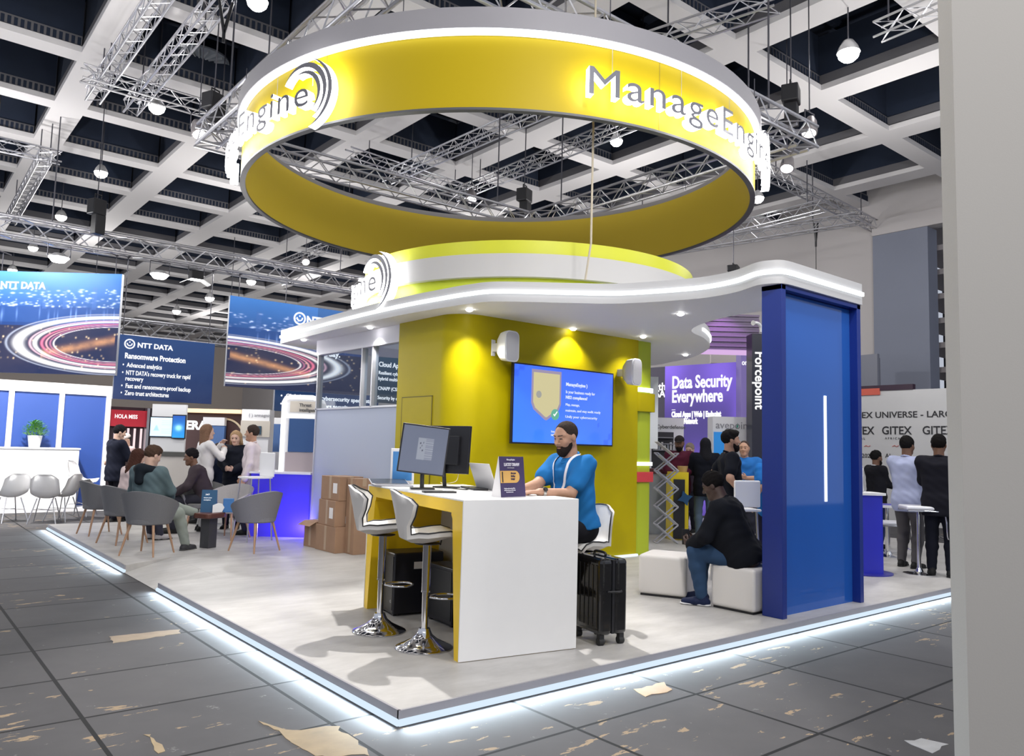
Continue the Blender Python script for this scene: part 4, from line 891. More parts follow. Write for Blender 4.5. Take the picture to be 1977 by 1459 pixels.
    Fh = Field(); E_(Fh, (-.016, 0, .040), (.104, .085, .096), .02); Fh.wf = 2.6; Fh.wr = .0022
    nloc = lambda x, z: hd * x + hu * z
    if hk == 'cap':
        Fh = Field(); E_(Fh, (-.012, 0, .052), (.108, .088, .088), .02); Fh.clip(-hu, hw(0, 0, .045)); E_(Fh, (.11, 0, .046), (.075, .066, .012), .01); Fh.clip(-hu, hw(0, 0, .036))
        mesh_from('cap', [Fh.mesh(.010)], cloth(hcol), root); Fh = Field(); E_(Fh, (-.022, 0, .03), (.096, .081, .09), .02); Fh.clip(nloc(.8, -.6), hw(-.005, 0, -.005)); HMAT = mat('hair_black', (.012, .01, .01), .6, bump=.5, nscale=60)
    elif hk == 'bald': Fh = Field(); E_(Fh, (-.014, 0, .037), (.0985, .0800, .0895), .02); Fh.wf = 3.; Fh.wr = .0007; Fh.clip(nloc(.97, -.24), hw(.058, 0, .098)); Fh.clip(nloc(.3, -.95), hw(0, 0, -.034))
    elif hk == 'long':
        for k in (1, -1): Cc(Fh, (-.035, k * .055, .03), (-.04, k * .075, -.16), .05, .045, .03); Cc(Fh, (-.04, k * .06, -.15), (-.035, k * .06, -.27), .045, .02, .03)
        Cc(Fh, (-.07, 0, .02), (-.085, 0, -.25), .06, .04, .03); Fh.clip(nloc(.85, -.35), hw(.048, 0, .045)); Fh.wr = .003
    elif hk == 'beanie': Fh = Field(); E_(Fh, (-.02, 0, .055), (.108, .094, .098), .02); Fh.clip(nloc(.35, -.93), hw(.085, 0, .040)); HMAT = cloth(hcol)
    elif hk == 'shawl':
        Cc(Fh, (-.03, 0, .0), (-.05, 0, -.22), .085, .12, .05); Fh.clip(nloc(.95, -.2), hw(.05, 0, .03)); HMAT = cloth(hcol)
    elif hk == 'top':
        E_(Fh, (.022, 0, .088), (.080, .066, .040), .03); Fh.clip(nloc(.93, -.37), hw(.092, 0, .085)); Fh.clip(nloc(.3, -.95), hw(0, 0, -.032)); Fh.wr = .0035; Fh.wf = 1.8
    else: E_(Fh, (-.012, 0, .056), (.100, .080, .094), .02); Fh.clip(nloc(.93, -.37), hw(.075, 0, .085)); Fh.clip(nloc(.3, -.95), hw(0, 0, -.032)); Fh.wr = .004; Fh.wf = 1.9
    mesh_from('hair', [Fh.mesh(.008 if hh_ < .007 else .011)], HMAT, root)
    br_ = Field()
    for k in (1, -1): Cc(br_, (.091, k * .014, .034), (.079, k * .049, .036), .0048, .0035, .004)
    mesh_from('eyebrows', [br_.mesh(.004)], mat('brow_dark', (.02, .014, .012), .7), root)
    if beard:
        Fb = Field(); facef(Fb, .006); Cc(Fb, (.090, -.02, -.043), (.090, .02, -.043), .010, .010, .012); Cc(Fb, (.06, 0, -.1), (.064, 0, -.115), .03, .02, .03)
        E_(Fb, (.104, 0, -.061), (.012, .021, .009), .004, True); Fb.clip(nloc(.22, 1.), hw(.05, 0, -.040)); Fb.clip(-hd, hw(.012, 0, 0)); Fb.clip(nloc(-.75, .66) * 1., hw(.0, 0, -.012))
        mesh_from('beard', [Fb.mesh(.006 if hh_ < .007 else .009)], mat('beard_%.3f' % beard[0], beard, .85, spec=.08, noise=.4, nscale=90, bump=.6), root)
    # ---- clothes
    ht_ = .010 if hb < .012 else .014
    Tr = Field(); r_ = lambda v: v * s * gs + .010
    Tr.c(pel + HL * .06 * s * gs, pel - HL * .06 * s * gs, r_(.108), r_(.108), .04)
    for k in (1, -1): leg(Tr, k, .013, .020, .97)
    if not seated: Tr.clip(T, pel + T * .10 * s)
    Tr.wr = .0025
    mesh_from('trousers', [Tr.mesh(ht_)], cloth(bottom), root)
    kind, tcol = top[0], top[1]; Ft = Field(); d = {'polo': .012, 'shirt': .013, 'tee': .012, 'jacket': .022, 'suit': .021, 'hoodie': .024}[kind]
    torso(Ft, d, low=(.10 * s if not seated else .02) if kind in ('polo', 'shirt', 'tee') else (.15 * s if not seated else .04))
    for k in (1, -1):
        if kind in ('polo', 'tee'): arm(Ft, k, d + .006, .66, .03, fore=False)
        else: arm(Ft, k, d + .002, .97, .03)
    Ft.wr = .003; Ft.clip(-T, pel - T * ((.20 if not seated else hem) * s)); Ft.clip(nrm(NT), neck + NT * .022 * s)
    mesh_from({'polo': 'polo_shirt', 'tee': 'tee_shirt'}.get(kind, kind), [Ft.mesh(ht_)], cloth(tcol), root)
    Fc = Field(); n_ = 14; ccol = top[2] if len(top) > 2 else tcol
    if kind in ('polo', 'shirt', 'suit', 'jacket'):
        for q in range(n_):
            a, b = 2 * PI * q / n_, 2 * PI * (q + 1) / n_; pt = lambda a: neck + NT * (-.008 - .030 * math.cos(a)) * s + (Fw * math.cos(a) * .074 + Lx * math.sin(a) * .068) * s * gs ** .5 + Fw * .01
            Fc.c(pt(a), pt(b), .0125 * s, .0125 * s, .006)
        mesh_from('collar', [Fc.mesh(.010)], cloth(ccol), root)
    if kind == 'hoodie':
        for q in range(-5, 5):
            a, b = q * .38 + PI, (q + 1) * .38 + PI; pt = lambda a: neck - T * .005 + (Fw * math.cos(a) * .10 + Lx * math.sin(a) * .125) * s - T * .035 * s * (math.cos(a) + 1) - Fw * .02
            Fc.c(pt(a), pt(b), .045 * s, .045 * s, .02)
        Fc.c(neck - Fw * .13 * s - T * .02, neck - Fw * .145 * s - T * .15 * s, .065 * s, .055 * s, .05); mesh_from('hood', [Fc.mesh(.012)], cloth(ccol), root)
    for k in (1, -1):
        kn, an = Lg[k]; fy = legs[k][2] if k in legs and len(legs[k]) > 2 else (1, k * .15, 0); fd = nrm(np.array(fy, float)); up = V3(0, 0, 1) if abs(fd[2]) < .6 else nrm(an - kn) * -1; up = nrm(up - fd * (up @ fd))
        sdv = np.cross(up, fd); b = an - up * .052 * s; Fs = Field()
        Fs.c(b - fd * .045 * s, b + fd * .06 * s, .036 * s, .040 * s, .02); Fs.c(b + fd * .06 * s + sdv * .012, b + fd * .165 * s - up * .008, .038 * s, .027 * s, .02); Fs.c(b + fd * .06 * s - sdv * .012, b + fd * .15 * s - up * .008, .038 * s, .028 * s, .02)
        Fs.c(b - fd * .02 * s, b - fd * .01 * s + up * .055 * s, .042 * s, .044 * s, .02); Fs.clip(-up, b - up * .030 * s)
        so = Field(); so.c(b - fd * .047 * s - up * .02 * s, b + fd * .165 * s - up * .02 * s, .040 * s, .036 * s, .01); so.clip(up, b - up * .016 * s); so.clip(-up, b - up * .032 * s)
        sh_o = mesh_from('shoe', [Fs.mesh(.009)], cloth(shoes, .5), root); so_o = mesh_from('sole', [so.mesh(.009)], cloth(sole or (.03, .03, .03)), sh_o)
    return root, dict(neck=neck, T=T, Fw=Fw, Lx=Lx, hc=hc, A=A, s=s, pel=pel, sh=sh, hw=hw)
# ---- the man at the counter
def xyd(px, py, d): q = at(px, py, d); return (q.x, q.y, 0)
DT = dH
mp = (2.26, .945, 0); MY = math.radians(180 - 4)
def loc_of(p, base, yaw): d = Vector(p) - Vector(base); return tuple(Matrix.Rotation(-yaw, 3, 'Z') @ d)
hl_ = loc_of((1.70, .80, DT + .028), mp, MY); hr_ = loc_of((1.68, 1.02, DT + .028), mp, MY)
r, J = person('man in a bright blue polo shirt with white lanyard seated at the white counter', mp, MY, 1.90, 1.04, 'tan', pel=(-.0, 0, .83), lean=.16, head=(.08, .20), seated=True,
    arms={1: (hl_, (-.6, .35, -1.), (.25, (0, 0, -1), (1, -.12, 0))), -1: (hr_, (-.6, -.35, -1.), (.25, (0, 0, -1), (1, .12, 0)))},
    legs={1: ((.28, .12, .40), (1, .1, .5), (1, .1, -.2)), -1: ((.30, -.12, .40), (1, -.1, .5), (1, -.1, -.2))},
    top=('polo', (.018, .15, .41)), bottom=(.012, .012, .016), hair=('bald', (.035, .026, .022)), beard=(.022, .016, .014), hb=.010, hh_=.0052, hands=.0052, belly=.015, hem=.015)
from mathutils.bvhtree import BVHTree
shm = [c for c in r.children if c.name.startswith('polo')][0].data; bvh = BVHTree.FromPolygons([v.co for v in shm.vertices], [tuple(p.vertices) for p in shm.polygons])
nk, T_, Fw_, Lx_, s_ = J['neck'], J['T'], J['Fw'], J['Lx'], J['s']
for k in (1, -1):
    pts = [nk - Fw_ * .085 - T_ * .005, nk + Lx_ * k * .085 - Fw_ * .03 + T_ * .005, nk + Lx_ * k * .10 + Fw_ * .05 - T_ * .035, nk + Lx_ * k * .085 + Fw_ * .125 - T_ * .12, nk + Lx_ * k * .055 + Fw_ * .165 - T_ * .24, nk + Lx_ * k * .01 + Fw_ * .185 - T_ * .36]
    sp = []
    for p in smoothpath([tuple(p) for p in pts], 5): h_ = bvh.find_nearest(p); sp.append(h_[0] + h_[1] * .007)
    P = []
    for i, p in enumerate(sp):
        t = (sp[min(i + 1, len(sp) - 1)] - sp[max(i - 1, 0)]).normalized(); nn = Vector(Fw_) * .6 + Vector(T_) * .5 + Vector(Lx_) * k * .35; w = t.cross(nn).normalized() * .011; P.append([p - w, p + w])
    MB().grid(P, thick=.003).build('lanyard', mat('lanyard_white', (.80, .80, .85), .6), r, smooth=60)
e_, w_r = J['A'][1]; ax_ = Vector(nrm(w_r - e_)); Mw = ax_.to_track_quat('Z', 'Y').to_matrix().to_4x4(); Mw.translation = Vector(w_r) - ax_ * .035
MB().lathe([(.036, -.012), (.039, -.012), (.039, .012), (.036, .012), (.036, -.012)], 20, 0, Mw).build('watch_strap', mat('watch_steel', (.45, .43, .40), .25, metal=.9), r, smooth=40)
up_l = Vector((0, 0, 1)); up_l = (Mw.to_3x3().inverted() @ (Vector((0, .75, .65)))).normalized(); Mf = Mw @ up_l.to_track_quat('Z', 'Y').to_matrix().to_4x4()
MB().lathe([(.0, .048), (.016, .048), (.019, .044), (.019, .034)], 18, 0, Mf).build('watch_face', BLACK, r)
# ---- seated man on the pouf
mp = (4.18, .60, 0); MY = math.radians(116)
r, J = person('heavy man in a black top and blue jeans sitting on the white pouf, head bowed', mp, MY, 1.80, 1.75, 'dark', pel=(.02, 0, .50), lean=.42, head=(.0, .25), seated=True, belly=.03,
    arms={1: ((.50, .10, .56), (-.4, 1, -.4), (.9, (0, -.6, .4), (.8, -.4, .3))), -1: ((.50, -.06, .58), (-.4, -1, -.4), (.9, (0, .6, .4), (.8, .4, .3)))},
    legs={1: ((.40, .11, .09), (1, .12, .6), (1, .05, 0)), -1: ((.46, -.16, .09), (1, -.1, .6), (1, -.1, 0))},
    top=('shirt', (.008, .009, .013)), bottom=(.03, .062, .125), shoes=(.015, .022, .06), sole=(.75, .75, .78), hair=('short', (.008, .007, .007)), hb=.012, hh_=.008, hands=.007)
ph = MB().box(-.036, .036, -.004, .004, -.075, .075).build('phone', BLACK, None, bev=.002, loc=tuple(Vector(mp) + Matrix.Rotation(MY, 3, 'Z') @ Vector((.575, .02, .63))), rz=MY + .4); tag(ph, 'black phone held by the seated man in black', 'phone')
# ---- lounge
r, J = person('man in a grey green hoodie sitting in a tub chair, legs crossed', (.437, 6.78, 0), math.radians(40), 1.80, 1.05, 'light', pel=(-.06, 0, .54), lean=-.02, twist=-.15, head=(-.35, .35), seated=True,
    arms={1: ((.25, .13, .68), (-.4, 1, -.5), (.7, (0, -.7, .5), (.8, -.5, .2))), -1: ((.27, -.08, .68), (-.4, -1, -.5), (.7, (0, .7, .5), (.8, .5, .2)))},
    legs={-1: ((.50, -.20, .085), (1, -.1, .7), (1, -.15, 0)), 1: ((.74, -.16, .47), (.5, .6, 1), (.9, -.35, .2))},
    top=('hoodie', (.105, .15, .165), (.012, .016, .022)), bottom=(.27, .30, .27), shoes=(.05, .05, .055), sole=(.08, .08, .08), hair=('top', (.07, .042, .03)), hb=.013, hh_=.008, hands=.008)
person('long haired woman in a pale pink top sitting in the lounge behind the hooded man', (.50, 8.10, 0), math.radians(20), 1.68, .92, 'light', pel=(-.05, 0, .54), lean=.20, head=(.1, .25), seated=True,
    arms={1: ((.30, .10, .62), (-.4, 1, -.5)), -1: ((.30, -.10, .62), (-.4, -1, -.5))}, legs={1: ((.45, .10, .085), (1, 0, .7)), -1: ((.45, -.10, .085), (1, 0, .7))},
    top=('shirt', (.62, .50, .49)), bottom=(.05, .05, .07), shoes=(.4, .38, .38), hair=('long', (.055, .024, .018)))
person('dark haired man in a dark suit jacket leaning forward in a lounge chair', (1.78, 8.86, 0), math.radians(160), 1.76, 1.1, 'brown', pel=(-.05, 0, .54), lean=.42, twist=.1, head=(.1, .0), seated=True,
    arms={1: ((.42, .12, .62), (-.4, 1, -.5)), -1: ((.42, -.12, .62), (-.4, -1, -.5))}, legs={1: ((.42, .12, .085), (1, 0, .7)), -1: ((.42, -.12, .085), (1, 0, .7))},
    top=('suit', (.055, .042, .05), (.5, .5, .5)), bottom=(.03, .03, .04), hair=('short', (.012, .01, .012)))
# ---- standing people
def stand(lab, px, d, face, base=0., **k):
    """face: heading in degrees relative to walking away from the camera (0 = away, 90 = to the picture left, 180 = towards it)"""
    q = at(px, 850, d); a0 = math.atan2(q.y - CAM.y, q.x - CAM.x); return person(lab, (q.x, q.y, base), a0 + math.radians(face), **k)
hold = lambda s, x=.32, z=1.12, y=.06: {1: ((x * s, y, z * s), (-.3, 1, -1), (.6, (0, -1, .3), (1, -.3, .2))), -1: ((x * s, -y, z * s), (-.3, -1, -1), (.6, (0, 1, .3), (1, .3, .2)))}
stand('person in a black coat, back turned, beside the end of the blue exhibition wall', 226, 14.2, -62, HF, H=1.76, top=('jacket', (.012, .014, .026)), bottom=(.010, .010, .016), head=(-.3, .25), arms=hold(1), skin='light', hair=('short', (.012, .010, .012)))
stand('person in a black vest over a pink shirt facing the one in the black coat', 246, 14.7, 120, HF, H=1.62, top=('shirt', (.62, .46, .46)), bottom=(.02, .02, .03), head=(.2, .35), arms=hold(.93), skin='light', hair=('cap', (.62, .56, .54)))
stand('woman in a white blouse with long light brown hair lifting a drink', 398, 12.6, -70, 0, H=1.70, g=.88, top=('shirt', (.72, .70, .70)), bottom=(.5, .5, .5), skin='light', hair=('long', (.20, .115, .075)), arms={1: ((.26, .02, 1.38), (-.2, 1, -1)), -1: ((.28, -.06, 1.30), (-.2, -1, -1))})
stand('blonde woman in a black cardigan over white, looking down at papers', 456, 13.0, 165, 0, H=1.62, g=.92, top=('jacket', (.012, .014, .022), (.65, .65, .65)), bottom=(.012, .014, .028), skin='light', head=(0, .3), hair=('long', (.38, .25, .14)), arms=hold(.95, .30, 1.02))
stand('man in a white short sleeved shirt with dark combed hair, facing left', 488, 12.3, 80, 0, H=1.69, g=.95, top=('shirt', (.66, .58, .60)), bottom=(.035, .035, .06), skin='tan', hair=('short', (.04, .028, .024)), arms={1: ((.05, .24, .86), (-1, .3, 0)), -1: ((.14, -.22, .9), (-1, -.4, 0))})
stand('seated person in a dark blue top behind the man in the suit jacket', 436, 13.6, 60, 0, H=1.68, top=('jacket', (.016, .022, .045)), bottom=(.02, .022, .04), skin='light', pel=(0, 0, .62), seated=True, lean=.15, head=(0, .3), legs={1: ((.42, .12, .09), (1, 0, .7)), -1: ((.42, -.12, .09), (1, 0, .7))}, hair=('short', (.05, .035, .03)), arms=hold(.7, .36, 1.25))
# right of the yellow wall
stand('man in a black cap and maroon jacket behind the brochure rack', 1312, 13.6, 175, 0, H=1.74, top=('jacket', (.075, .012, .028)), bottom=(.012, .012, .016), skin='brown', beard=(.012, .01, .01), head=(0, .2), hair=('cap', (.02, .016, .016)), arms=hold(1, .3, 1.05))
stand('short person with light hair peering past the man in the maroon jacket', 1333, 14.5, 150, 0, H=1.62, top=('shirt', (.05, .035, .05)), bottom=(.02, .02, .03), skin='light', hair=('short', (.30, .24, .20)), head=(.2, .2))
stand('person in a black hat and black hooded coat seen from behind', 1362, 13.3, 12, 0, H=1.71, g=1.05, top=('jacket', (.006, .007, .012)), bottom=(.09, .13, .19), shoes=(.02, .02, .03), skin='brown', hair=('shawl', (.010, .010, .013)), arms=hold(1, .3, 1.1))
stand('dark haired bearded man in a black polo, hand on hip, facing right', 1408, 9.3, -78, 0, H=1.74, g=1.0, top=('polo', (.007, .008, .013)), bottom=(.012, .012, .016), skin='tan', beard=(.014, .010, .010), hair=('top', (.010, .009, .009)), arms={1: ((.0, .22, 1.02), (-1, 1.2, 0), (.5, (0, -1, 0), (.6, -.5, -.4))), -1: ((.1, -.22, 1.0), (-1, -1, 0))}, hh_=.008)
stand('smiling man with glasses in a blue polo holding a badge, facing the camera', 1437, 11.8, 172, 0, H=1.66, g=1.15, top=('polo', (.022, .135, .42)), bottom=(.02, .02, .03), skin='tan', hair=('bald', (.05, .035, .03)), arms=hold(.95, .28, 1.16), head=(0, .05))
stand('person in a blue polo partly hidden behind the blue column', 1490, 9.9, 40, 0, H=1.58, g=1.2, top=('polo', (.02, .16, .50)), bottom=(.02, .02, .04), skin='tan', hair=('short', (.02, .015, .015)))
# far right
stand('man in a dark jacket over a white shirt with arms folded by the lettered wall', 1690, 12.8, -52, 0, H=1.56, top=('suit', (.012, .012, .016), (.6, .6, .62)), bottom=(.03, .045, .12), skin='brown', beard=(.015, .012, .012), hair=('short', (.01, .01, .01)), arms={1: ((.22, -.10, 1.0), (-.2, 1, -1)), -1: ((.24, .10, 1.04), (-.2, -1, -1))})
stand('man in a light blue shirt with back turned by the chrome stools', 1750, 10.6, -28, 0, H=1.75, g=1.16, top=('shirt', (.42, .46, .66)), bottom=(.09, .085, .09), skin='brown', hair=('short', (.010, .009, .009)), arms=hold(1, .30, 1.05))
stand('person in a black suit with back turned at the edge of the near wall', 1812, 9.9, -5, 0, H=1.76, g=1.12, top=('suit', (.012, .012, .018)), bottom=(.010, .011, .018), skin='brown', hair=('short', (.008, .007, .007)), arms=hold(1, .32, 1.05))

# ---------------------------------------------------------------- hanging print: a night city with light trails
def fbm(u, v, seed, n=5):
    r = np.random.RandomState(seed); o = np.zeros_like(u); a = 1.
    for k in range(n):
        f = 3 * 1.9 ** k
        for _ in range(3): th, ph = r.rand(2) * 6.28; o += a * np.sin(f * (u * math.cos(th) + v * math.sin(th)) * 2.2 + ph + 1.5 * np.sin(f * (v * math.cos(th) - u * math.sin(th)) + ph)); 
        a *= .6
    return o / 6
def city(flip, cx, cy, rx, ry, dark=0.):
    def fn(u, v):
        U = u if not flip else 1 - u; c = np.zeros(u.shape + (3,)); r = np.random.RandomState(11 + flip)
        sky = np.clip((v - .55) / .45, 0, 1)[..., None]; c[:] = np.array((.015, .05, .20)) * (1 - sky) + np.array((.06, .22, .62)) * sky
        w = (v > .5) & (v < .66); c[w] = (.02, .07, .26); c += (fbm(u, v, 3)[..., None] * .02) * np.array((.5, .8, 1.4))
        def light(x, y, sx, sy, col, k):
            nonlocal c; g = np.exp(-((u - x) / sx) ** 2 - ((v - y) / sy) ** 2); c += g[..., None] * np.array(col) * k
        for _ in range(150):                                                   # skyline windows
            x = r.rand(); y = .66 + .18 * r.rand() ** 1.6; light(x, y, .004 + .012 * r.rand(), .004 + .004 * r.rand(), (.75, .85, 1.), .9 * r.rand())
        for _ in range(26): x = r.rand(); light(x, .54 + .06 * r.rand(), .005, .05, (.35, .55, 1.), .35 * r.rand())
        for x in (.42, .58, .80): b = (abs(U - x) < .018) & (v > .64) & (v < .86); c[b] = c[b] * .6 + np.array((.05, .12, .35)) * .5
        ll = v < .47; c[ll] = np.array((.02, .025, .07)) + .02 * fbm(u, v, 8)[ll][:, None] * np.array((1., .7, .4))
        for _ in range(70): x, y = r.rand(), .05 + .42 * r.rand(); light(x, y, .006, .008, (1., .75, .42), .8 * r.rand())
        d1 = abs((v - .20) - .28 * (U - .45)); k = np.exp(-(d1 / .035) ** 2) * (U > .42) * (U < .98); c += k[..., None] * np.array((.55, .26, .08)) * (.7 + .5 * fbm(u * 4, v * 4, 5)[..., None])
        e = np.sqrt(((U - cx) / rx) ** 2 + ((v - cy) / ry) ** 2)               # the curved road of light trails
        wide = np.where(U < cx, 1., .85)
        for rad, wd, col, k in ((1., .07, (1, 1, 1), 1.3), (.88, .018, (.9, .55, .65), .9), (.83, .03, (1, .96, .96), 1.1), (.76, .022, (.75, .18, .30), 1.), (.715, .014, (.95, .45, .5), .9), (.675, .015, (.55, .2, .35), .8), (.64, .012, (.95, .9, .95), .9), (1.12, .02, (.5, .55, .7), .7)):
            g = np.exp(-((e - rad * (1 + .0 * U)) / wd) ** 2 * 2.2); fade = np.where((v > cy) & (U > cx + rx * .2), np.clip(1.2 - (U - cx) / rx, .25, 1), 1.); c = c * (1 - g[..., None] * .85) + (g * fade)[..., None] * np.array(col) * k
        return c * (1 - dark)
    return fn
SIGNP = print_mat('sign_backlit', .62)
def hung_sign(p_tl, p_tr, ztop, zbot, fn, lab, rows, logo=None, res=(230, 190), name='hanging_sign', hz=5.95):
    a = Vector((p_tl[0], p_tl[1], 0)); b = Vector((p_tr[0], p_tr[1], 0)); w = (b - a).length; h = ztop - zbot; x = (b - a).normalized()
    t = thing(name, lab, 'sign', (a.x, a.y, zbot), math.atan2(x.y, x.x))
    MB().box(0, w, 0, .10, 0, h).build('frame', mat('sign_frame', (.62, .64, .70), .4), t)
    M = face_M((.0, -.004, 0), (1, 0, 0)); print_panel('print', w, h, res[0], res[1], fn, SIGNP, t, M)
    for rr in rows: lines(MB(), M, [(rr[0], rr[1] * w, rr[2] * h, rr[3], rr[4], rr[5] if len(rr) > 5 else 1.)], ext=.004).build('sign_text', TXTW, t)
    if logo:
        lx, ly, lr = logo[0] * w, logo[1] * h, logo[2]; mb = MB(); Ml = M @ Matrix.Translation((lx, ly, .006))
        mb.tube([(lr * math.cos(q), lr * math.sin(q), 0) for q in np.linspace(0, 2 * PI, 28, endpoint=False)], lr * .16, 6, 0, Ml, closed=True)
        mb.tube([(lr * .5 * math.cos(q), lr * .1 + lr * .5 * math.sin(q), 0) for q in np.linspace(PI * .95, PI * 2.05, 12)], lr * .13, 6, 0, Ml).lathe([(0, .004), (lr * .16, .004)], 12, 0, Ml @ Matrix.Translation((0, lr * .42, 0))).build('sign_logo', TXTW, t)
    for px in (.06, .94): MB().tube([(w * px, .05, h), (w * px, .05, hz - zbot)], .012, 6).box(w * px - .02, w * px + .02, -.24, .34, hz - zbot - .03, hz - zbot).build('hanger', DGREY, t)
    return t
flat = lambda c0, c1: (lambda u, v: np.array(c0) * (1 - v[..., None]) + np.array(c1) * v[..., None] + .012 * fbm(u * 2, v * 2, 4)[..., None] * np.array((.6, .8, 1.2)) * (v[..., None] < .5))
YS = 17.0
a = aty(236, 530, YS); sd = Vector((CR.x, CR.y)).normalized(); wl = 3.2; zt = aty(236, 529, YS).z; zb_ = aty(227, 725, YS).z
p0 = Vector((a.x, a.y)) - sd * wl
hung_sign(p0, (a.x, a.y), zt, zb_, city(False, 1.0, .30, .76, .265), 'large hanging sign at far left with a night city and white light trails', [('NTT DATA', .07, .83, .235, .012, .95)])
a = aty(238, 648, YS + .1); b = aty(415, 662, YS + .1); hung_sign((a.x - .14, a.y), (b.x, b.y), (a.z + b.z) / 2, 2.38, flat((.012, .028, .10), (.015, .05, .17)), 'dark blue hanging sign listing ransomware protection points', [('NTT DATA', .20, .825, .17, .006), ('Ransomware Protection', .085, .64, .19, .006, -1.45), ('•  Advanced analytics', .07, .505, .155, .003, -.92), ('•  NTT DATA\'s recovery truck for rapid', .07, .385, .155, .003, -1.63), ('recovery', .105, .295, .155, .003, -.42), ('•  Fast and ransomware-proof backup', .07, .18, .155, .003, -1.66), ('•  Zero trust architectures', .07, .07, .155, .003, -1.13)], (.125, .865, .11), (70, 50))
a = aty(445, 564, YS); w3 = 4.1; zt = aty(445, 570, YS).z; zb_ = aty(435, 745, YS).z
hung_sign((a.x, a.y), (a.x + w3, a.y), zt, zb_, lambda u, v: city(True, .99, .30, .78, .24)(u, v) * np.where(u > .62, .72, 1)[..., None], 'large hanging sign right of the listing sign, a night city curving behind the canopy tip', [('NTT DATA', .535, .80, .30, .012), ('today.', .66, .44, .24, .008)], (.485, .845, .16))
a = aty(531, 752, YS + .3); hung_sign((a.x, a.y), (a.x + 3.3, a.y), zb_ + .04, 2.30, flat((.010, .03, .09), (.012, .04, .12)), 'dark blue hanging sign strip seen under the second night city sign', [('•  Global team of cybersecurity specialists', .05, .62, .17, .004), ('•  NTT DATA delivers security services', .05, .25, .17, .004)], None, (40, 30))
a = aty(729, 690, YS + .2); hung_sign((a.x, a.y), (a.x + 2.4, a.y), aty(729, 690, YS).z + .15, aty(729, 776, YS).z, flat((.012, .03, .05), (.014, .05, .09)), 'dark sign with white security lines seen through the glass beside the yellow wall', [('Cloud Application Security', .02, .74, .21, .004, .85), ('Resilient cyber defense across', .02, .58, .15, .002, .9), ('hybrid multicloud environments', .02, .46, .15, .002, .9), ('CNAPP (CSPM, CIEM and CWPP)', .02, .26, .15, .002, .9), ('Security by design for all applications', .02, .07, .15, .002, .9)], None, (40, 30))
# ---------------------------------------------------------------- lattice trusses
def truss(a, b, s, lab, r=None, n=None, hang=True):
    a = Vector(a); b = Vector(b); L = (b - a).length; x = (b - a).normalized(); y = Vector((0, 0, 1)).cross(x).normalized(); z = Vector((0, 0, 1)); r = r or s * .085
    t = thing('truss', lab, 'truss', a); K = [(y * sy * s / 2 + z * sz * s / 2) for sy, sz in ((1, 1), (1, -1), (-1, -1), (-1, 1))]
    for k in K: MB().tube([k, k + x * L], r, 6).build('chord', ALU, t, smooth=60)
    n = n or max(4, int(L / s / .95)); mb = MB()
    for i in range(4):
        k0, k1 = K[i], K[(i + 1) % 4]
        for q in range(n):
            p, w = L * q / n, L * (q + 1) / n; A_, B_ = (k0, k1) if (q + i) % 2 else (k1, k0); mb.tube([A_ + x * p, B_ + x * w], r * .42, 4, caps=False)
    mb.build('lattice', ALU, t)
    for p in ((.15, .85) if hang else ()): MB().tube([x * (L * p) + z * s / 2, x * (L * p) + z * (10.62 - a.z)], .014, 6).build('hanger', DGREY, t)
    return t
def tr(p0, z0, p1, z1, s, lab): return truss(atz(*p0, z0), atz(*p1, z1), s, lab)
ZT = 8.3
tr((325, -30), ZT, (180, 185), ZT, .26, 'lattice truss at the upper left, the left one of the sloping pair')
tr((440, -20), ZT, (252, 208), ZT, .26, 'lattice truss at the upper left, the right one of the sloping pair')
tr((158, 140), 8.25, (470, 232), 8.25, .26, 'lattice truss running under the ends of the sloping pair towards the ring')
tr((-30, 272), 8.2, (118, 305), 8.2, .26, 'short lattice truss entering at the left edge')
tr((88, 302), 8.0, (20, 425), 8.0, .26, 'lattice truss joining the short left truss to the long sign truss')
q0 = aty(-60, 432, YS); q1 = aty(690, 560, YS); truss((q0.x, YS, 6.15), (q1.x + 1.0, YS, 6.15), .44, 'long lattice truss carrying the hanging city signs and flood lamps')
q0 = aty(243, 632, 25.); q1 = aty(440, 660, 25.); truss((q0.x - 2, 25., aty(243, 632, 25.).z), (q1.x + 1, 25., aty(243, 632, 25.).z), .55, 'pale far truss between the two city signs near the back wall')
tr((672, 296), ZT + .2, (910, 372), ZT + .2, .26, 'lattice truss seen through the ring, crossing under the sloping one')
tr((748, 343), ZT, (1150, 166), ZT, .26, 'lattice truss seen through the ring, rising to the right from its left third')
tr((876, 378), ZT, (1330, 190), ZT, .26, 'lattice truss seen through the ring behind the round hall lamp')
ZR = 6.3; xa_, xb_, ya_, yb_ = 1.45, 8.3, 2.38, 8.75
truss((xa_ - .15, yb_, ZR), (xb_ + .15, yb_, ZR), .32, 'lattice truss of the square ring rig, its far side seen inside the yellow ring')
truss((xa_ - .15, ya_, ZR), (xb_ + .15, ya_, ZR), .32, 'lattice truss of the square ring rig, its near side above the ring')
truss((xb_, ya_, ZR + .002), (xb_, yb_, ZR + .002), .32, 'lattice truss of the square ring rig, its right side seen through the ring')
truss((xa_, ya_, ZR + .002), (xa_, yb_, ZR + .002), .32, 'lattice truss of the square ring rig, its left side beside the spot lamp')
tr((1256, 82), ZT, (1500, 2), ZT, .26, 'lattice truss above the ring at the upper right')
tr((1694, 62), ZT + .2, (1850, -5), ZT + .2, .26, 'short lattice truss end by the near wall at the upper right')
tr((1455, 318), ZT, (1692, 438), ZT, .26, 'lattice truss running from the ring towards the right hall wall')
tr((1180, 500), 7.4, (1655, 422), 7.4, .26, 'lattice truss crossing in front of the right hall wall')
tr((1400, 445), 7.7, (1590, 397), 7.7, .26, 'short lattice truss beside the ring right end under the ceiling')
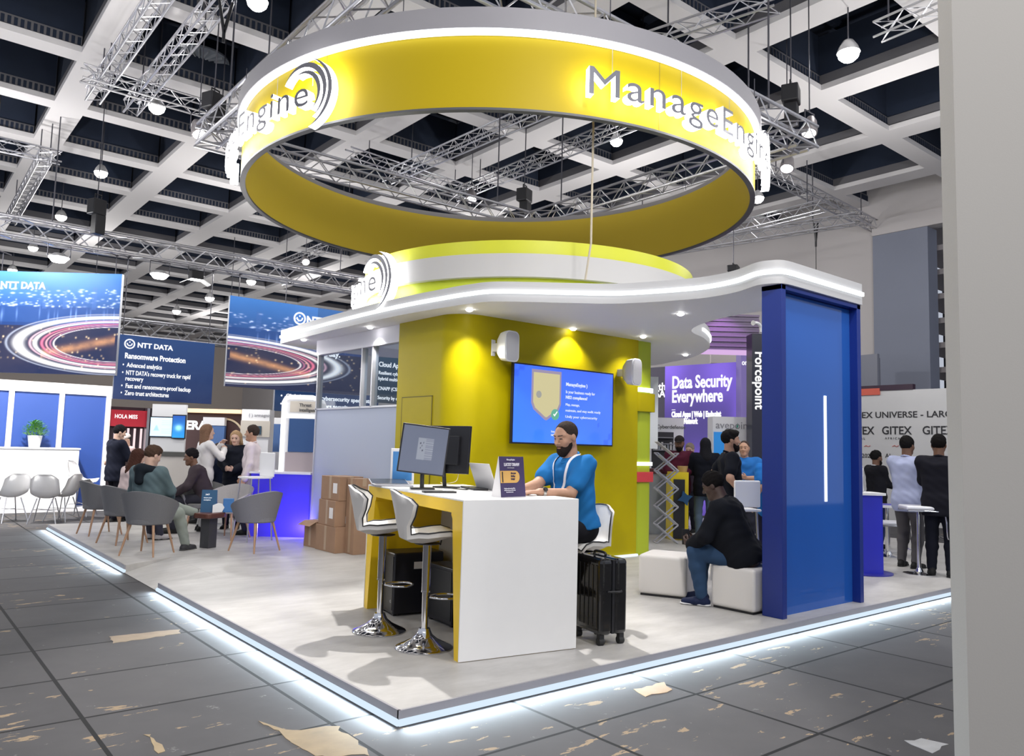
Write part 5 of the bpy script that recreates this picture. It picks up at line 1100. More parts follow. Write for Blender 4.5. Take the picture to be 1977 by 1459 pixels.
tr((540, 513), 7.9, (628, 478), 7.9, .26, 'small lattice truss under the ceiling below the ring left side')
# ---------------------------------------------------------------- lamps and hoists
def pendant(px, py, z, lab, r=.17):
    q = atz(px, py, z); t = thing('hall_lamp', lab, 'lamp', (q.x, q.y, z), 0, 'round hall lamps under the ceiling')
    MB().lathe([(.03, r * 1.25), (r * .45, r * 1.1), (r * .8, r * .55), (r, 0), (r * .96, 0), (r * .76, r * .5), (r * .4, r * 1.03)], 20).build('reflector', mat('lamp_shade', (.75, .75, .76), .3, metal=.5), t, smooth=60)
    MB().lathe([(0, -r * .85), (r * .5, -r * .74), (r * .85, -r * .4), (r * .95, .0), (r * .6, r * .3), (0, r * .45)], 18).build('bulb', LAMPE, t, smooth=60)
    MB().tube([(0, 0, r * 1.2), (0, 0, 10.6 - z)], .012, 6).build('rod', DGREY, t)
for px, py, z, lab, r in [(497, 3, 8.3, 'bright hall lamp at the top edge left of the ring', .2), (303, 207, 8.3, 'bright hall lamp below the sloping truss pair', .2), (195, 333, 8.3, 'hall lamp on a long rod in the left ceiling bays', .2), (118, 418, 8.3, 'hall lamp left of the black hoist above the sign truss', .2), (64, 478, 8.3, 'small hall lamp just under the sign truss at far left', .2), (24, 521, 8.3, 'small hall lamp just above the left city sign', .22), (485, 543, 8.3, 'hall lamp above the second city sign', .24), (405, 575, 8.3, 'small far hall lamp between the signs, the right one', .26), (341, 600, 8.3, 'small far hall lamp between the signs, the left one', .26), (1190, 272, 8.3, 'round hall lamp seen through the ring', .17), (1638, 102, 8.2, 'dazzling hall lamp at the upper right in the dark bay', .22), (1463, 382, 8.3, 'hall lamp just right of the ring lower edge', .2)]:
    pendant(px, py, z, lab, r * .85)
def flood(p, lab, r=.24, long=True):
    t = thing('flood_lamp', lab, 'lamp', p); MB().lathe([(0, .10), (r * .5, .10), (r, .02), (r, 0), (r * .9, 0)], 20).build('housing', mat('lamp_shade', (.75, .75, .76), .3, metal=.5), t, smooth=50)
    MB().lathe([(0, -.12), (r * .6, -.10), (r * .96, 0)], 20).build('lens', LAMPE, t, smooth=60)
    MB().tube([(-r * 1.02, 0, .03), (-r * 1.02, 0, .33), (r * 1.02, 0, .33), (r * 1.02, 0, .03)], .014, 6).build('yoke', DGREY, t); return t
for px, py, lab in ((113, 503, 'bright oval flood lamp under the sign truss, above the left city sign'), (308, 530, 'bright oval flood lamp under the sign truss, left of the barn door lamp')):
    q = aty(px, py, YS); flood((q.x, YS, 5.62 if px < 200 else q.z), lab, .23)
q = aty(378, 540, YS); t = thing('stage_lamp', 'stage lamp with open white barn doors hanging under the sign truss', 'lamp', (q.x, YS, q.z))
MB().box(-.16, .16, -.14, .14, 0, .22).build('housing', BLACK, t, bev=.02); MB().box(-.15, .15, -.13, .13, -.005, 0).build('lens', LAMPE, t)
for sx in (-1, 1): MB().box(0, .22, -.15, .15, -.006, .006, 0, Matrix.Translation((sx * .16, 0, 0)) @ Matrix.Rotation(sx * .5 + (PI if sx < 0 else 0), 4, 'Y')).build('barn_door', mat('door_white', (.8, .8, .8), .4, emit=.5), t)
MB().tube([(-.2, 0, .1), (-.2, 0, .42), (.2, 0, .42), (.2, 0, .1)], .014, 6).build('yoke', DGREY, t)
def spotcan(p, to, lab, on=True):
    t = thing('spot_lamp', lab, 'lamp', p); d = (Vector(to) - Vector(p)).normalized(); M = (-d).to_track_quat('Z', 'Y').to_matrix().to_4x4()
    MB().lathe([(.06, .22), (.10, .14), (.125, 0), (.13, -.10), (.11, -.10), (.10, .02)], 18, 0, M).build('can', mat('lamp_can', (.40, .37, .38), .35, metal=.6), t, smooth=50)
    MB().lathe([(0, -.07), (.108, -.07)], 18, 0, M).build('lens', LAMPE, t); MB().tube([(-.14, 0, 0), (-.14, 0, .28), (.14, 0, .28), (.14, 0, 0)], .012, 6).tube([(0, 0, .28), (0, 0, 10.62 - p[2])], .010, 6).build('yoke', DGREY, t)
for px, py, z, lab in ((383, 252, 6.9, 'grey spot lamp left of the ring on its rig'), (1563, 248, 6.8, 'grey spot lamp right of the ring beside the black hoist'), (1520, 318, 6.8, 'spot lamp just below the right end of the ring rig'), (590, 503, 7.3, 'spot lamp on the small truss left of the ring lower edge'), (910, 380, 7.3, 'pair-like spot lamp at the truss end seen through the ring'), ):
    q = atz(px, py, z); spotcan((q.x, q.y, z), (q.x * .6 + 1.2, q.y * .6 + .6, 0), lab)
def hoist(px, py, z, lab, hgt=.62):
    q = atz(px, py, z); t = thing('chain_hoist', lab, 'hoist', (q.x, q.y, z), .4)
    MB().box(-.16, .16, -.13, .13, .0, hgt * .45).box(-.06, .18, -.10, .10, -hgt * .55, .02).build('motor', BLACK, t, bev=.02)
    MB().tube([(.1, 0, hgt * .45), (.1, 0, hgt * .6), (-.06, 0, hgt * .6), (-.06, 0, hgt * .45)], .015, 6).build('handle', BLACK, t); MB().tube([(0, 0, hgt * .4), (0, 0, 10.62 - z)], .012, 6).build('chain', DGREY, t)
hoist(186, 415, 6.5, 'black chain hoist standing on the long sign truss at left', .8)
hoist(412, 213, 7.0, 'black chain hoist at the left end of the ring rig'); hoist(1527, 200, 7.1, 'black chain hoist at the right end of the ring rig'); hoist(1012, 390, 7.0, 'black chain hoist in the middle of the ring opening', .66)
hoist(1416, 525, 6.0, 'small black hoist low in front of the right hall wall', .35)
for px, py, lab in ((1780, 193, 'small round ceiling downlight in the dark bay beside the near wall'), (9, 122, 'small round ceiling downlight at the upper left edge')):
    q = atz(px, py, 10.5); t = thing('ceiling_downlight', lab, 'light', (q.x, q.y, 10.5)); MB().lathe([(0, 0), (.14, 0), (.17, .02), (.17, .12)], 20).build('bezel', GLOSSW, t, smooth=40); MB().lathe([(0, -.004), (.12, -.004)], 20).build('lens', LAMPE, t)
for px, py, lab in ((385, 115, 'round ceiling air vent in the bay behind the right sloping truss'), (242, 278, 'round ceiling air vent in the bay left of the ring'), (155, 380, 'round ceiling air vent in the bay above the left hall lamp'), (1034, 331, 'round ceiling air vent seen through the ring'), (1655, 332, 'round ceiling air vent in the bay near the right wall')):
    q = atz(px, py, 9.75); t = thing('air_vent', lab, 'vent', (q.x, q.y, 9.75), 0, 'round air vents in the ceiling bays'); MB().lathe([(0, -.04), (.12, -.05), (.62, 0), (.62, .04), (0, .04)], 36).build('disc', mat('vent_grey', (.17, .19, .23), .6), t, smooth=40)
    for k in range(20): MB().box(.12, .58, -.012, .012, -.062, -.012, 0, Matrix.Rotation(2 * PI * k / 20, 4, 'Z') ).build('vent_blade', mat('vent_blade', (.28, .30, .34), .6), t)
for px, py0, z0, py1, lab in ((1575, 440, 7.4, 545, 'black sling and wire from the right wall truss down to the canopy'), (435, 20, 7.8, 75, 'black sling hanging from the sloping truss at the upper left')):
    q = atz(px, py0, z0); z1 = aty(px, py1, q.y).z; o = MB().tube([(q.x - .1, q.y, z0 + .15), (q.x, q.y, z0 - .35), (q.x, q.y, z0 - .5)], .025, 6).tube([(q.x + .1, q.y, z0 + .15), (q.x, q.y, z0 - .35)], .025, 6).tube([(q.x, q.y, z0 - .4), (q.x, q.y, z1)], .009, 6).build('rigging_sling', BLACK); tag(o, lab, 'sling')
# ---------------------------------------------------------------- stands behind, left side
NW = mat('stand_white', (.80, .80, .82), .4); NBL = mat('stand_blue', (.025, .075, .33), .45); DARKR = mat('stand_dark_maroon', (.035, .02, .03), .5); BEIGE = mat('stand_beige', (.60, .55, .48), .5)
dk2 = MB().box(-7, 1.7, 14.35, 19, HF, -.02).build('stand_platform', NW); tag(dk2, 'white floor of the stand with the blue wall panels', 'platform')
nw = thing('exhibition_wall', 'blue panelled exhibition wall with white posts behind the white counter at left', 'wall panel', (0, 0, 0)); yw_ = 15.1
xs_ = [aty(px, 850, yw_).x for px in (-90, 66, 115, 204)]; xs_ = [xs_[0], aty(14, 860, yw_).x, aty(112, 860, yw_).x, aty(203, 860, yw_).x]
for i in range(3): MB().box(xs_[i], xs_[i + 1], yw_, yw_ + .05, -.02, 2.36).build('blue_panel', NBL, nw)
for x in xs_: MB().box(x - .05, x + .05, yw_ - .05, yw_ + .06, -.02, 2.36).build('post', NW, nw)
MB().box(xs_[0] - .05, xs_[3] + .05, yw_ - .06, yw_ + .08, 2.34, 2.56).build('fascia', NW, nw)
ct = thing('reception_counter', 'long white reception counter in front of the blue exhibition wall', 'counter', (0, 0, 0)); MB().box(-2.2, 1.02, 14.45, 14.95, -.02, 1.17).build('counter_body', mat('counter_lit', (.86, .87, .88), .4), ct, bev=.004); MB().box(-2.22, 1.04, 14.42, 14.97, 1.17, 1.20).build('counter_top', NW, ct)
q = aty(66, 862, 14.7); t = thing('potted_plant', 'small green bushy plant in a white pot on the white reception counter', 'plant', (q.x, 14.7, 1.20))
MB().lathe([(0, 0), (.10, 0), (.135, .24), (.125, .24), (.115, .20), (0, .20)], 20).build('pot', GLOSSW, t, smooth=40)
mb = MB(); rl = random.Random(4)
for _ in range(700):
    a, e = rl.random() * 6.28, rl.random() * 1.5; r0 = .12 + .13 * rl.random(); p = Vector((r0 * math.cos(a) * math.cos(e), r0 * math.sin(a) * math.cos(e), .24 + r0 * 1.25 * math.sin(e))); d = Vector((math.cos(a), math.sin(a), .5)).normalized() * .05; s_ = d.cross(Vector((0, 0, 1))).normalized() * .014
    mb.add([p - s_, p + s_, p + d + s_ * .3, p + d - s_ * .3], [(0, 1, 2, 3)])
mb.build('foliage', mat('leaf_green', (.16, .42, .05), .5, noise=.4, nscale=25), t)
def shell_chair(loc, rz, lab, hgt=.46, group=None):
    t = thing('shell_chair', lab, 'chair', loc, rz, group); P = []
    for i, (x, z, hw_) in enumerate([(.22, hgt, .20), (.12, hgt - .02, .22), (-.02, hgt - .03, .23), (-.14, hgt, .235), (-.21, hgt + .10, .235), (-.25, hgt + .24, .22), (-.28, hgt + .36, .17), (-.29, hgt + .40, .10)]):
        P.append([(x + .05 * abs(j / 4) ** 2 * (i > 2), hw_ * j / 4, z + .07 * abs(j / 4) ** 2.5 * (i < 6)) for j in range(-4, 5)])
    MB().grid(P, thick=-.012).build('shell', mat('chair_white', (.92, .92, .93), .35), t, smooth=180)
    for sx, sy in ((1, 1), (1, -1), (-1, 1), (-1, -1)):
        MB().tube([(sx * .10, sy * .12, hgt - .03), (sx * .21, sy * .22, 0)], .010, 6).build('leg', ALU, t)
    MB().tube([(-.15, -.16, .22), (.15, .16, .24)], .005, 5).tube([(-.15, .16, .24), (.15, -.16, .22)], .005, 5).build('wire_brace', ALU, t); return t
for px, d, rz, lab in ((30, 13.9, 1.9, 'white shell chair with wire legs at the far left before the white counter'), (98, 13.9, 1.2, 'white shell chair with wire legs before the middle of the white counter'), (131, 14.3, 2.4, 'white shell chair with wire legs near the right end of the white counter')):
    q = at(px, 850, d); shell_chair((q.x, q.y, HF), rz, lab)
q = at(165, 850, 14.6); shell_chair((q.x, q.y, -.02), -.6, 'white shell chair beside the end of the white counter', .62)
# red fascia booth
q0 = aty(208, 850, 21.); q1 = aty(292, 850, 21.); t = thing('booth', 'dark booth with a red lettered fascia behind the person in the black coat', 'booth', (q0.x, 21., HF)); w = q1.x - q0.x
MB().box(0, w, 0, .2, 0, 2.42).build('dark_back', DARKR, t); zz = aty(210, 785, 21.).z - HF; MB().box(0, w * .80, -.25, 0, zz - .55, zz - .08).build('red_fascia', mat('fascia_red', (.55, .03, .05), .4, emit=.3), t)
lines(MB(), face_M((.08, -.252, zz - .42), (1, 0, 0)), [('HOLA MISS', 0, .1, .16, .004, -w * .52)]).build('sign_text', TXTW, t)
for k in range(5): MB().box(w * (.12 + .15 * k), w * (.12 + .15 * k) + .05, -.06, -.01, .9, zz - .6).build('light_or_reflection_bar', emis('pink_bar', (1., .78, .80), 1.), t)
MB().box(w * .80, w * .86, -.3, 0, 0, zz).build('post', ALU, t)
# screen tower
def tower_stand(px0, px1, d, lab, ztop, kids):
    a = at(px0, 850, d); b = at(px1, 850, d); w = (Vector((b.x, b.y)) - Vector((a.x, a.y))).length; x = (b - a); t = thing('display_tower', lab, 'display stand', (a.x, a.y, 0), math.atan2(x.y, x.x))
    for k in kids: k(t, w)
    return t
def zpx(px, py, d): return at(px, py, d).z
dA = 14.2
def kA(t, w):
    MB().box(0, w, 0, .06, 0, zpx(320, 780, dA)).build('tower_body', NW, t); z0, z1 = zpx(320, 842, dA), zpx(320, 806, dA)
    def f1(u, v):
        c = np.zeros(u.shape + (3,)); c[:] = (.50, .68, .95); tri = (abs(u - .27) < (.62 - v) * .40) & (v > .30) & (v < .62); c[tri] = (.30, .48, .85); c[(u > .5) & (abs(((v * 9) % 1) - .5) < .12) & (u < .92)] = (.42, .60, .9); return c
    print_panel('screen_left', w * .66, z1 - z0, 40, 30, f1, print_mat('screen_bright', .9), t, face_M((.0, -.03, z0), (1, 0, 0)))
    def f2(u, v):
        c = np.zeros(u.shape + (3,)); c[:] = np.array((.02, .25, .62)) * (1 - v[..., None]) + np.array((.01, .06, .30)) * v[..., None]; g = np.exp(-((u - .5) / .25) ** 2 - ((v - .45) / .12) ** 2); c += g[..., None] * np.array((.3, .6, .7)); return c
    print_panel('screen_right', w * .36, z1 - z0 + .06, 30, 30, f2, print_mat('screen_bright', .9), t, face_M((w * .66, -.05, z0 - .02), (1, 0, 0)))
    MB().box(-.02, w * .66, -.028, .0, z0 - .02, z1 + .02).box(w * .66 - .01, w * 1.03, -.048, .0, z0 - .04, z1 + .06).build('screen_case', BLACK, t)
tower_stand(290, 356, dA, 'white tower with a pale blue screen and a small palm picture screen', 2., [kA])
q0 = at(262, 850, 13.8); q1 = at(384, 850, 13.8); xx = q1 - q0; t = thing('service_counter', 'low white and beige counter below the white screen tower', 'counter', (q0.x, q0.y, 0), math.atan2(xx.y, xx.x)); w = Vector((xx.x, xx.y)).length
MB().box(0, w, 0, .5, 0, zpx(320, 880, 13.8)).build('counter_body', mat('counter_beige', (.62, .58, .54), .5), t); MB().box(-.02, w + .02, -.03, .52, zpx(320, 880, 13.8), zpx(320, 874, 13.8) + .02).build('counter_top', mat('counter_top_dark', (.10, .10, .09), .4), t)
q0 = at(345, 850, 16.5); q1 = at(470, 850, 16.5); xx = q1 - q0; t = thing('booth', 'dark brown booth with large white letters and a warm lit top edge', 'booth', (q0.x, q0.y, 0), math.atan2(xx.y, xx.x)); w = Vector((xx.x, xx.y)).length; zt = zpx(400, 797, 16.5)
MB().box(0, w, 0, .2, 0, zt).build('dark_back', mat('booth_brown', (.055, .022, .022), .5), t); MB().box(0, w, -.25, .2, zt, zt + .08).build('lit_edge', mat('warm_edge', (.8, .6, .4), .5, emit=.6, ecol=(1, .7, .4)), t)
lines(MB(), face_M((.03, -.004, zpx(365, 828, 16.5)), (1, 0, 0)), [('ERA', .10, 0, .25, .012)]).build('sign_text', TXTW, t)
MB().tube([(w * .72 + .42 * math.cos(q), -.03, zt - .62 + .5 * math.sin(q)) for q in np.linspace(0, PI * .6, 16)], .022, 6).build('gold_arc', mat('gold_arc', (.5, .42, .3), .4, emit=.2), t)
z1 = zpx(420, 806, 16.5); MB().box(w * .42, w * .75, -.2, -.1, 0, z1 - .17).build('blue_poster', mat('poster_mid_blue', (.07, .15, .36), .5), t); MB().box(w * .42, w * .75, -.22, -.1, z1 - .17, z1).build('poster_header', NW, t)
q0 = at(464, 850, 15.); q1 = at(518, 850, 15.); xx = q1 - q0; t = thing('display_tower', 'white tower with a logo header and a beige panel holding a small dark screen', 'display stand', (q0.x, q0.y, 0), math.atan2(xx.y, xx.x)); w = Vector((xx.x, xx.y)).length; z_ = lambda y: zpx(490, y, 15.)
MB().box(0, w, 0, .3, 0, z_(790)).build('tower_body', NW, t); MB().box(0, w * 1.05, -.03, 0, z_(843), z_(812)).build('beige_panel', BEIGE, t); MB().box(w * .35, w * .75, -.05, -.03, z_(838), z_(822)).build('small_screen', mat('tiny_screen', (.03, .06, .09), .2, emit=.3), t)
lines(MB(), face_M((w * .25, -.004, z_(804)), (1, 0, 0)), [('( ) armagnis', 0, 0, .09, 0)]).build('sign_text', mat('sign_grey', (.3, .3, .33), .5), t)
q0 = at(520, 850, 16.); q1 = at(548, 850, 16.); xx = q1 - q0; t = thing('roll_up_banner', 'narrow blue and white banner between the two white towers', 'banner', (q0.x, q0.y, 0), math.atan2(xx.y, xx.x)); w = Vector((xx.x, xx.y)).length; z_ = lambda y: zpx(530, y, 16.)
MB().box(0, w, 0, .05, z_(872), z_(818)).build('blue_print', mat('poster_mid_blue', (.07, .15, .36), .5, emit=.2), t); MB().box(0, w, 0, .05, z_(818), z_(806)).build('header', NW, t); MB().box(0, w, 0, .05, 0, z_(872)).build('white_base', NW, t)
# arch tower with light edge, and its purple counter
dB = 12.4; q0 = at(545, 850, dB); q1 = at(612, 850, dB); xx = q1 - q0; t = thing('arch_tower', 'white arched tower with glowing edges and a dark blue screen', 'display stand', (q0.x, q0.y, 0), math.atan2(xx.y, xx.x)); w = Vector((xx.x, xx.y)).length; z_ = lambda y: zpx(575, y, dB)
zt = z_(766); zb = z_(910)
Mx = Matrix(((1, 0, 0, 0), (0, 0, 1, 0), (0, 1, 0, 0), (0, 0, 0, 1)))
ar = [(0, zb), (0, zt - .08), (.03, zt - .02), (.10, zt), (w - .10, zt), (w - .03, zt - .02), (w, zt - .08), (w, zb)]
MB().prism(ar, 0, .5, 0, Mx).build('tower_body', NW, t)
MB().tube([(p[0], -.01, p[1]) for p in ar], .035, 8).build('light_edge', emis('edge_white', (1, 1, 1), 1.6), t); MB().tube([(.0, -.01, z_(803)), (w, -.01, z_(803))], .03, 8).build('light_edge', emis('edge_white', (1, 1, 1), 1.6), t)
MB().box(.10, w, -.012, -.002, z_(795), z_(774)).build('beige_sign', BEIGE, t); [lines(MB(), face_M((w * .45, -.014, z_(784)), (1, 0, 0)), [q_]).build('sign_text', mat('sign_dark', (.1, .1, .1), .5), t) for q_ in (('Threat', 0, 0, .07, .002), ('intelligence', 0, -.08, .07, .002))]
MB().box(.10, w - .03, -.02, -.002, z_(872), z_(808)).build('screen', mat('arch_screen', (.025, .06, .16), .2, emit=.5), t); MB().box(.06, w, -.012, -.002, zb, z_(873)).build('photo_panel', mat('arch_photo', (.42, .36, .38), .5), t)
t = thing('purple_counter', 'glowing purple counter under the white arched tower', 'counter', (q0.x, q0.y, 0), math.atan2(xx.y, xx.x)); PUR = mat('purple_lit', (.055, .04, .62), .4, emit=.28); MB().box(-.35, w * 1.02, -.35, .5, 0, zb - .03).build('counter_body', PUR, t); MB().box(-.37, w * 1.04, -.38, .52, zb - .03, zb).build('counter_top', NW, t)
area((q0.x + .2, q0.y - .8, .12), (q0.x + .3, q0.y, .6), 12, .8, .1, (.3, .2, 1.))
q = at(497, 850, 11.6); t = thing('bar_chair', 'white high chair in front of the purple counter', 'chair', (q.x, q.y, 0), math.radians(190))
zs = zpx(500, 920, 11.6); MB().prism(rrect(.40, .40, .08), zs - .02, zs).build('seat', NW, t); MB().box(-.20, -.18, -.19, .19, zs, zs + .36).build('backrest', NW, t, bev=.02)
for sx, sy in ((1, 1), (1, -1), (-1, 1), (-1, -1)): MB().tube([(sx * .15, sy * .15, zs), (sx * .20, sy * .20, 0)], .012, 6).build('leg', ALU, t)

# ---------------------------------------------------------------- stands behind, right side
def facing(name, lab, cat, px0, px1, d0, d1=None):
    a = at(px0, 850, d0); b = at(px1, 850, d1 or d0); x = b - a; t = thing(name, lab, cat, (a.x, a.y, 0), math.atan2(x.y, x.x)); return t, Vector((x.x, x.y)).length
dP = 19.0; zp = lambda px, py, d=dP: at(px, py, d).z
t, w = facing('booth_wall', 'purple lit booth wall reading data security everywhere', 'booth', 1283, 1430, dP, 17.6)
def purple(u, v):
    c = np.zeros(u.shape + (3,)); c[:] = (.050, .036, .17); g = np.exp(-((u - .0) / .35) ** 2 - ((v - 1.) / .25) ** 2) + .8 * np.exp(-((u - .75) / .3) ** 2 - ((v - .95) / .2) ** 2) + .7 * np.exp(-((u - 1.) / .12) ** 2 - ((v - .55) / .3) ** 2) + .9 * np.exp(-((u - .45) / .2) ** 2 - ((v - .2) / .2) ** 2)
    c += g[..., None] * np.array((.17, .09, .55)); return c
zt, zb = zp(1290, 706), zp(1290, 925); zm = zp(1290, 730)
MB().box(0, w, 0, .3, 0, zt).build('wall_core', mat('purple_core', (.05, .03, .15), .6), t); Mp = face_M((0, -.006, 0), (1, 0, 0))
print_panel('print', w, zt, 60, 60, purple, print_mat('booth_backlit', .75), t, Mp)
for s_, x_, y_, sz, wf in (('Data Security', .10, 750, .42, .80), ('Everywhere', .10, 777, .42, .68), ('Cloud Apps | Web | Endpoint', .10, 805, .18, .66), ('Network', .27, 818, .18, .19)): lines(MB(), Mp, [(s_, x_ * w, zp(1300, y_), sz, .010, -w * wf)], ext=.006).build('sign_text', TXTW, t)
MB().box(.10 * w, .15 * w, -.012, -.002, zp(1300, 792), zp(1300, 791)).build('sign_dash', TXTW, t)
t, w = facing('booth_wall', 'grey booth wall edge with cut-off white letters left of the purple wall', 'booth', 1240, 1284, 19.6, 19.1); zt = zp(1260, 708, 19.4)
MB().box(0, w, 0, .3, 0, zt).build('wall_core', mat('booth_grey', (.13, .12, .17), .5), t)
for s_, y_ in (('North', 752), ('NSA', 766)): lines(MB(), face_M((0, -.004, 0), (1, 0, 0)), [(s_, w * .95 - (1.0 if s_ == 'North' else .75) * .62, zp(1270, y_, 19.2), .26, .006)]).build('sign_text', TXTW, t)
t, w = facing('booth_column', 'lilac booth column with partly hidden letters right of the purple wall', 'column', 1431, 1458, 17.2); zt = zp(1440, 679, 17.2)
MB().box(0, w, 0, .4, 0, zt).build('shaft', mat('lilac_col', (.20, .15, .42), .5, emit=.15), t); lines(MB(), face_M((0, -.004, 0), (1, 0, 0)), [('orcep', .01, zp(1440, 703, 17.2), .17, .003, -w * .95)]).build('sign_text', TXTW, t)
t, w = facing('sign_column', 'black sign column with white letters reading downwards beside the blue column', 'column', 1452, 1486, 14.5); zt = zp(1465, 641, 14.5)
MB().box(0, w, 0, .35, 0, zt).build('shaft', mat('signcol_black', (.022, .022, .04), .3), t)
lines(MB(), face_M((w * .18, -.004, zp(1462, 676, 14.5)), (0, 0, -1), (1, 0, 0)), [('Forcepoint', 0, 0, .245, .005)]).build('sign_text', TXTW, t)
t = thing('curved_arm_lamp', 'white curved arm lamp on top of the black sign column', 'lamp', at(1466, 641, 14.6)); MB().tube(smoothpath([(.05, 0, 0), (.05, 0, .10), (-.05, 0, .16), (-.2, 0, .15)], 5), [.03] * 15 + [.05], 8).build('arm', GLOSSW, t, smooth=60)
# dark slatted hanging panel with purple wash
t, w = facing('ceiling_banner', 'dark slatted hanging panel washed with purple light above the purple wall', 'panel', 1340, 1466, 15.5); z0, z1 = zp(1400, 672, 15.5), zp(1400, 602, 15.5)
for k in range(14): MB().box(0, w, -.03 * (k % 2), .1, z0 + (z1 - z0) * k / 14, z0 + (z1 - z0) * (k + .85) / 14).build('slat', mat('slat_purple', (.16, .10, .22), .35), t)
MB().box(0, w, -.08, .1, z0 - .10, z0 - .02).build('light_or_reflection_bar', emis('lilac_bar', (.85, .55, .95), .8), t)
q = at(1405, 600, 15.0); spot((q.x, q.y, z1 + .25), at(1400, 660, 15.5), 60, 70, .6, .05, (.9, .5, 1.))
t, w = facing('back_panel', 'pale beige panel strip between the slatted panel and the purple wall', 'panel', 1372, 1462, 18.4); MB().box(0, w, 0, .1, zp(1410, 700, 18.4), zp(1410, 674, 18.4)).build('panel_sheet', mat('pale_beige', (.55, .50, .48), .6), t)
# stand units
dC = 15.6
t, w = facing('display_tower', 'white unit with small grey letters and a dark shelf behind the brochure rack', 'display stand', 1258, 1320, dC); z_ = lambda y: zp(1290, y, dC)
MB().box(0, w, 0, .4, 0, z_(806)).build('unit_body', NW, t); MB().box(0, w * .68, -.02, 0, z_(1005), z_(834)).build('dark_niche', mat('niche_dark', (.03, .028, .035), .5), t)
for k, y in enumerate((846, 858, 870)): MB().box(.02, w * .66, -.14, -.02, z_(y), z_(y) + .02).build('shelf', mat('shelf_grey', (.25, .25, .28), .5), t)
lines(MB(), face_M((w * .05, -.004, z_(827)), (1, 0, 0)), [('| Cyberdefense', 0, 0, .105, .001)]).build('sign_text', mat('sign_dark', (.1, .1, .1), .5), t)
for k in range(9):
    x = .06 + .045 * k; o = MB().box(-.018, .018, -.03, .03, 0, .09 + .03 * (k % 3)).build('drink_can', mat('can_%d' % (k % 3), ((.5, .5, .52), (.3, .32, .36), (.62, .6, .6))[k % 3], .3), t)
    o.location = (x * w / .5, -.08, z_(870) + .02)
t, w = facing('display_tower', 'white unit with a green leaf logo behind the man in the black polo', 'display stand', 1376, 1441, 15.0); z_ = lambda y: zp(1400, y, 15.)
MB().box(0, w, 0, .4, 0, z_(804)).build('unit_body', NW, t); MB().box(.02, w * .5, -.02, 0, z_(930), z_(834)).build('blue_screen', mat('unit_blue', (.02, .22, .60), .3, emit=.4), t)
lines(MB(), face_M((w * .08, -.004, z_(827)), (1, 0, 0)), [('avepoint', 0, 0, .20, .001)]).build('sign_text', mat('sign_grey', (.3, .3, .33), .5), t); MB().add([(w * .70, -.006, z_(823)), (w * .74, -.006, z_(815)), (w * .76, -.006, z_(823)), (w * .72, -.006, z_(826))], [(0, 1, 2, 3)]).build('leaf_logo', mat('leaf_logo', (.05, .35, .25), .5), t)
t, w = facing('raised_screen', 'plain white raised panel right of the lime column', 'panel', 1250, 1270, 13.4); MB().box(0, w, 0, .08, zp(1260, 866, 13.4), zp(1260, 726, 13.4)).build('panel_sheet', mat('panel_lit', (.75, .78, .82), .4), t); MB().box(.02, .05, .08, .12, 0, zp(1260, 726, 13.4)).build('post', ALU, t)
t, w = facing('product_table', 'grey table under a dark stand behind the lime column', 'table', 1246, 1298, 13.9); MB().box(0, w, 0, .5, 0, zp(1270, 914, 13.9)).build('table_body', mat('table_grey', (.42, .46, .52), .5), t); MB().box(-.02, w + .02, -.02, .5, zp(1270, 914, 13.9), zp(1270, 905, 13.9)).build('tabletop', mat('table_red_dark', (.12, .03, .04), .5), t)
t, w = facing('yellow_counter', 'yellow counter with a black front and a blue star behind the brochure rack', 'counter', 1296, 1330, 13.1); zt = zp(1310, 911, 13.1); MB().box(0, w, 0, .4, 0, zt).build('counter_body', mat('counter_yellow', (.72, .55, .01), .4), t); MB().box(w * .15, w * .78, -.02, 0, .02, zt - .12).build('black_panel', BLACK, t)
st_ = [(.13 * (1 if k % 2 == 0 else .5) * math.cos(2 * PI * k / 8 + .3), .13 * (1 if k % 2 == 0 else .5) * math.sin(2 * PI * k / 8 + .3)) for k in range(8)]
MB().prism(st_, 0, .03, 0, face_M((w * .75, -.06, zt * .62), (1, 0, 0))).build('blue_star', mat('star_blue', (.01, .07, .18), .5), t)
q = at(1318, 905, 13.2); o = MB().lathe([(0, 0), (.07, 0), (.09, .10), (.08, .10), (.065, .01)], 16).lathe([(0, .09), (.075, .10)], 12, 1).build('snack_bowl', [mat('bowl_tan', (.45, .30, .12), .5), mat('snack', (.5, .36, .15), .7)], None, smooth=50, loc=(q.x, q.y, zt)); tag(o, 'small tan bowl on the yellow counter', 'bowl')
q = at(1420, 850, 9.0); t = thing('white_chair', 'white chair with a square back behind the seated man in black', 'chair', (q.x, q.y, 0), math.radians(70)); zs = .84
MB().box(-.22, .22, -.20, .20, zs - .03, zs).build('seat', NW, t, bev=.015); MB().box(-.235, -.20, -.17, .17, zs + .02, zs + .32).build('backrest', GLOSSW, t, bev=.015)
for sx, sy in ((1, 1), (1, -1), (-1, 1), (-1, -1)): MB().tube([(sx * .17, sy * .16, zs - .02), (sx * .20, sy * .19, 0)], .012, 6).build('leg', ALU, t)
